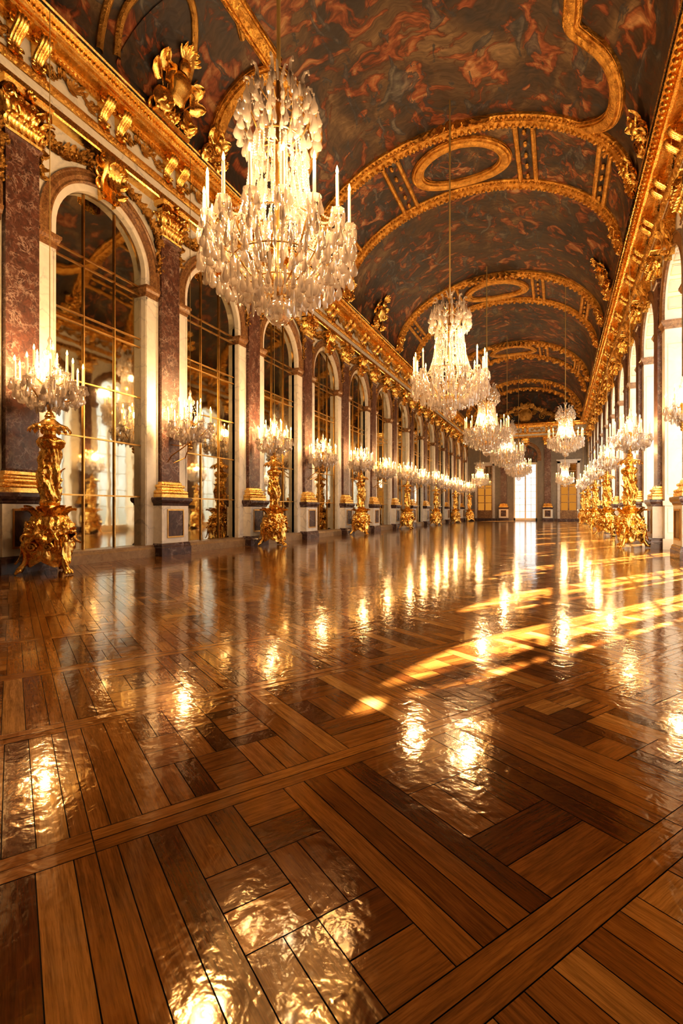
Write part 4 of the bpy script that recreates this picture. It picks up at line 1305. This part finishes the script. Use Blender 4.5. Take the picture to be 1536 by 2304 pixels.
for k in range(0, 13):
    y = PILL[k] - .02; odd = k % 2 == 0
    if odd:
        if tor0 is None: tor0 = make_torchere((TX, y, 0), .5); tor0.scale = (.92, .92, 1); t = tor0
        else: t = dup(tor0, (TX, y, 0), .5 + .9 * k)
        tag(t, 'gilded baroque torchere on scroll feet, %s from the left along the mirror wall' % ORD[k // 2], 'torchere', 'gilded torcheres')
        lab = 'crystal candelabrum with lit candles on the %s gilded torchere of the mirror wall' % ORD[k // 2]
        o = place_gir(TX, y, 2.505, k < 4, lab)
    else:
        lab = 'crystal candelabrum on a brass wall arm, %s such along the mirror wall' % ORD[k // 2]
        o = place_gir(-7.48, y, 2.42, k < 4, lab)
    cord_and_bracket(o, XL + .10 + .02, odd)
for i, k in enumerate((3, 5, 7, 9, 11)):
    y = PILL[k] - .25
    t = dup(tor0, (1.77, y, 0), 2.6 + i)
    tag(t, 'gilded baroque torchere on scroll feet, %s from the right edge along the window wall' % ORD[i], 'torchere', 'gilded torcheres')
    o = place_gir(1.77, y, 2.505, i == 0, 'crystal candelabrum with lit candles on the %s gilded torchere of the window wall' % ORD[i])
o = place_gir(2.2, PILL[2] - .75, 2.6, False, 'crystal candelabrum on a brass arm, cut by the right edge of the photo'); o.scale = (.6, .6, .8); cord_and_bracket(o, XR + .1, False)

# ------------------------------------------------------------------ gilded sculpture standing on the cornices
def trophy_mb(seed):
    """heaped arms: cuirass, plumed helmet, shield, standards and leaves; 1.6 m tall"""
    m = MB(); R = random.Random(seed)
    m.lathe([(.16, .40), (.20, .46), (.19, .58), (.23, .74), (.25, .86), (.20, .96), (.09, 1.0), (.07, 1.04)], 24, mod=lambda a, z, q: q * (1 + .06 * sin(6 * a) * (z < .6)), M=S(1, 1.15, 1))
    m.lathe([(.11, 1.02), (.135, 1.08), (.13, 1.18), (.09, 1.25), (.03, 1.28)], 18)
    m.leaf(T(.10, 0, 1.06) @ Ry(.9), .14, .05, .8, 2)
    for k in range(9): m.leaf(T(-.02, 0, 1.24) @ Rx((k - 4) * .28), .36, .055, 1.2 if k % 2 else .7, 3)
    for s in (-1, 1):
        m.tube([(.02, s * .20, .90), (.05, s * .34, .80), (.12, s * .36, .62)], [.08, .075, .06], 10)
        for j in range(3): m.leaf(T(.05, s * .24, .92) @ Rz(s * .9) @ Ry(1.0) @ Rx(j * .3), .22, .06, 1.0, 3)
        m.lathe([(0, .05), (.10, .045), (.20, .02), (.23, .0), (.23, -.02), (0, -.02)], 24, M=T(.16, s * .36, .30) @ Rz(s * .4) @ Ry(PI / 2 - .3))
        m.ball((.22, s * .38, .32), .06)
        for j in range(2): m.tube([(-.05, s * .1, .2), (-.05, s * (.40 + .18 * j), 1.20 - .25 * j)], .016, 6)
        m.leaf(T(-.04, s * .36, .8) @ Rx(-s * .5), .40, .14, .9, 2)
        m.leaf(T(-.04, s * .42, .62) @ Rx(-s * 1.0), .40, .12, .9, 3)
    for k in range(26):
        m.leaf(T(R.uniform(-.05, .22), R.uniform(-.55, .55), R.uniform(0, .25)) @ Rz(R.uniform(-.8, .8)) @ Rx(R.uniform(-.9, .9)), R.uniform(.2, .36), .075, R.uniform(.8, 1.8), 3)
    for k in range(12): m.ball((R.uniform(.05, .25), R.uniform(-.5, .5), R.uniform(.02, .3)), R.uniform(.04, .08), 8, 6)
    m.box(-.1, .2, -.5, .5, -.02, .05)
    return m
def scroll_mb(seed):
    """scrolling acanthus ornament with a small cherub-like bust, 0.9 m tall"""
    m = MB(); R = random.Random(seed)
    m.ball((.10, 0, .66), .10, 12, 10, (1, .9, 1.1))
    m.lathe([(.07, .36), (.13, .42), (.14, .50), (.10, .57), (.045, .60)], 16, M=T(.08, 0, 0))
    for s in (-1, 1):
        m.tube([(.09, s * .12, .52), (.14, s * .24, .46), (.10, s * .34, .56)], [.05, .045, .03], 8)
        m.leaf(T(.0, s * .10, .48) @ Rx(-s * .7), .42, .13, .9, 4)
        m.volute(T(.10, s * .28, .22), .17, 2.0, .05, .07); m.volute(T(.12, s * .10, .12), .10, 1.7, .03, .05)
    for k in range(16): m.leaf(T(R.uniform(0, .15), R.uniform(-.4, .4), R.uniform(0, .25)) @ Rx(R.uniform(-1, 1)), R.uniform(.18, .3), .065, R.uniform(.8, 1.8), 3)
    for k in range(6): m.leaf(T(.08, 0, .70) @ Rx((k - 2.5) * .4), .14, .04, .8, 2)
    return m
tm = trophy_mb(1).build('gilt_trophy', M_GOLD, sharp=60); sm = scroll_mb(5).build('gilt_cornice_ornament', M_GOLD, sharp=60)
used = {'t': 0, 's': 0}
def place(kind, x, y, rz, sc, lab):
    src = tm if kind == 't' else sm
    o = src if used[kind] == 0 else dup(src)
    used[kind] += 1
    o.location = (x, y, 9.05); o.rotation_euler = (0, math.radians(24), rz); o.scale = (sc * .8, sc, sc)
    tag(o, lab, 'sculpture', 'gilded figures along the cornice')
XA, XB = XL + .66, XR - .66
place('t', XA, 8.1, 0, 1.0, 'large gilded trophy with plumed helmet on the cornice at upper left')
place('s', XA + .02, 9.45, 0, .9, 'small gilded scroll ornament on the cornice between the plumed trophy and rounded frame')
place('s', XB, 12.75, PI, 1.0, 'gilded scroll ornament nearest on the right cornice, at the right edge of the photo')
for i, y in enumerate((14.3, 17.5, 24.2, 27.3, 34.4)):
    nm = ('first', 'second', 'third', 'fourth', 'fifth')[i]
    place('s', XA, y, 0, .95, 'gilded scroll ornament on the left cornice at the foot of the %s ceiling rib' % nm)
    place('s', XB, y, PI, .95, 'gilded scroll ornament on the right cornice at the foot of the %s ceiling rib' % nm)
place('t', XA, 20.9, 0, 1.0, 'gilded trophy with plumed helmet on the left cornice beyond the largest chandelier')
place('t', XB, 20.9, PI, 1.0, 'gilded trophy with plumed helmet on the right cornice, midway along the hall')
m = MB(); pts = [(-.012, VA * .985 * cos(PI * i / 40), VZ + .12 + (VB - .14) * sin(PI * i / 40)) for i in range(41)]
vs = [(-.012 + .03, y, z) for _, y, z in pts]; m.add([(.018, 0, VZ + .1)] + vs, [(0, i + 2, i + 1) for i in range(40)])
uvl = [(m.v[i][1] * .8 + 3, m.v[i][2] * .8) for f in m.f for i in f]
o = m.build('lunette_painting', M_PAINT3, uv=uvl, smooth=False); o.location = (DC, Y1, 0); o.rotation_euler = (0, 0, -PI / 2)
tag(o, 'dark half round painting on the end wall behind the gilded cartouche', 'painting')
# cartouche over the end doorway
m = MB(); R = random.Random(8)
for s in (-1, 1):
    for k in range(26):
        t = k / 25; y = s * (.2 + 2.5 * t); z = 9.35 + 1.35 * (1 - t) ** .8 + R.uniform(-.1, .1)
        m.leaf(T(.1, y, z) @ Rx(-s * (.3 + 1.1 * t) + R.uniform(-.4, .4)), R.uniform(.3, .5), .12, R.uniform(.7, 1.5), 3)
        m.leaf(T(.1, s * 2.6 * t, 9.1) @ Rx(R.uniform(-1, 1)), R.uniform(.2, .35), .1, 1.0, 3)
    m.volute(T(.15, s * 1.5, 9.75), .36, 2, .09, .08); m.volute(T(.15, s * .8, 10.1), .26, 2, .07, .08); m.volute(T(.15, s * 2.3, 9.35), .25, 2, .07, .08)
m.lathe([(0, .12), (.42, .10), (.55, .02), (.62, .05), (.66, 0), (.6, -.05)], 30, M=T(.05, 0, 9.95) @ Ry(PI / 2) @ S(1.1, 1, 1))
for k in range(9): m.leaf(T(.15, 0, 10.55) @ Rx((k - 4) * .3), .5, .11, .8, 3)
o = m.build('gilt_cartouche', M_DULL, sharp=60); o.location = (DC, Y1 - .05, 0); o.rotation_euler = (0, 0, -PI / 2)
tag(o, 'gilded leafy cartouche in the arched field above the end wall cornice', 'ornament')

# ------------------------------------------------------------------ light
w = bpy.data.worlds.new('sky'); SC.world = w; w.use_nodes = True; t = w.node_tree
bg = t.nodes['Background']; tc = t.nodes.new('ShaderNodeTexCoord'); sp = t.nodes.new('ShaderNodeSeparateXYZ'); rp = t.nodes.new('ShaderNodeValToRGB')
t.links.new(tc.outputs['Generated'], sp.inputs[0])
mr = t.nodes.new('ShaderNodeMapRange'); mr.inputs[1].default_value = -.3; mr.inputs[2].default_value = 1
t.links.new(sp.outputs[2], mr.inputs[0]); t.links.new(mr.outputs[0], rp.inputs[0])
e = rp.color_ramp.elements; e[0].position = .10; e[0].color = (.42, .36, .27, 1); e[1].position = .9; e[1].color = (.62, .78, 1.0, 1)
for p_, c_ in ((.21, (.62, .56, .46)), (.27, (1.0, .97, .92)), (.5, (.90, .96, 1.0))):
    q = e.new(p_); q.color = (*c_, 1)
t.links.new(rp.outputs[0], bg.inputs[0]); bg.inputs[1].default_value = 1.6
def lamp(name, typ, loc, col, power, **k):
    d = bpy.data.lights.new(name, typ); d.color = col; d.energy = power
    for a, v in k.items(): setattr(d, a, v)
    o = bpy.data.objects.new(name, d); COL.objects.link(o); o.location = loc; return o
el = math.radians(43.5); hx, hy = -.53, -.85; hn = math.hypot(hx, hy)
dv = Vector((hx / hn * cos(el), hy / hn * cos(el), -sin(el)))
s = lamp('sun', 'SUN', (20, 40, 30), (1.0, .83, .66), 52, angle=math.radians(.55)); s.rotation_euler = dv.to_track_quat('-Z', 'Y').to_euler()
for i, c in enumerate(WIN):
    p_ = lamp('window_portal', 'AREA', (XR + BACK + .03, c, 3.6), (1, 1, 1), 1, shape='RECTANGLE', size=2.1, size_y=7.0)
    p_.rotation_euler = (0, PI / 2, 0); p_.rotation_euler = Vector((-1, 0, 0)).to_track_quat('-Z', 'Z').to_euler(); p_.data.cycles.is_portal = True
FC = (1.0, .59, .26)
def ring_lights(o, rr, z, n, pw):
    for k in range(n):
        a = 2 * PI * (k + .5) / n + PI / 16
        q = Matrix.LocRotScale(o.location, o.rotation_euler, o.scale) @ Vector((rr * cos(a), rr * sin(a), z))
        lamp('candle_light', 'POINT', q, FC, pw, shadow_soft_size=.14)
chs.sort(key=lambda o: o.location.y)
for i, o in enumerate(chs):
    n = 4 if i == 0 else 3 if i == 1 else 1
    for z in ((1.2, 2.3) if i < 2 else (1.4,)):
        q = Matrix.LocRotScale(o.location, o.rotation_euler, o.scale) @ Vector((.10, 0, z)); lamp('inner_fill_light', 'POINT', q, (1.0, .72, .42), 34 if i < 2 else 40, shadow_soft_size=.09)  # added unseen fill lamps near the stem, making the crystals glow from inside
    ring_lights(o, .955 if n > 1 else .2, 1.70, n, (340 if i == 0 else 330 if i == 1 else 170) / n * 2)
for o in [o for o in COL.objects if o.parent is None and o.name.startswith('girandole')]:
    n = 1
    for k in range(n):
        a = 2 * PI * (k * 4 + 1) / 9
        lamp('candle_light', 'POINT', Matrix.LocRotScale(o.location, o.rotation_euler, o.scale) @ Vector((.12 * cos(a), .12 * sin(a), .80)), FC, (125 if o.location.y < 14 else 90) / n, shadow_soft_size=.11)

# ------------------------------------------------------------------ camera
cd = bpy.data.cameras.new('camera'); cam = bpy.data.objects.new('camera', cd); COL.objects.link(cam)
cd.sensor_fit = 'VERTICAL'; cd.sensor_height = 36; cd.lens = 17.5; cd.shift_y = -4 / 2304
cd.clip_start = .05; cd.clip_end = 300
cam.location = (0, 0, 1); cam.rotation_euler = (PI / 2, 0, math.atan(487 / 1120))
SC.camera = cam
SC.view_settings.view_transform = 'Standard'
SC.view_settings.look = 'Medium High Contrast'
SC.view_settings.exposure = 0.12
c = SC.cycles
c.max_bounces = 5; c.diffuse_bounces = 2; c.glossy_bounces = 4; c.transmission_bounces = 2; c.transparent_max_bounces = 10
c.caustics_reflective = False; c.caustics_refractive = False
c.sample_clamp_indirect = 5.0; c.sample_clamp_direct = 0
c.use_denoising = True
c.blur_glossy = .6
c.use_light_tree = True
c.use_adaptive_sampling = True; c.adaptive_threshold = .09; c.adaptive_min_samples = 16
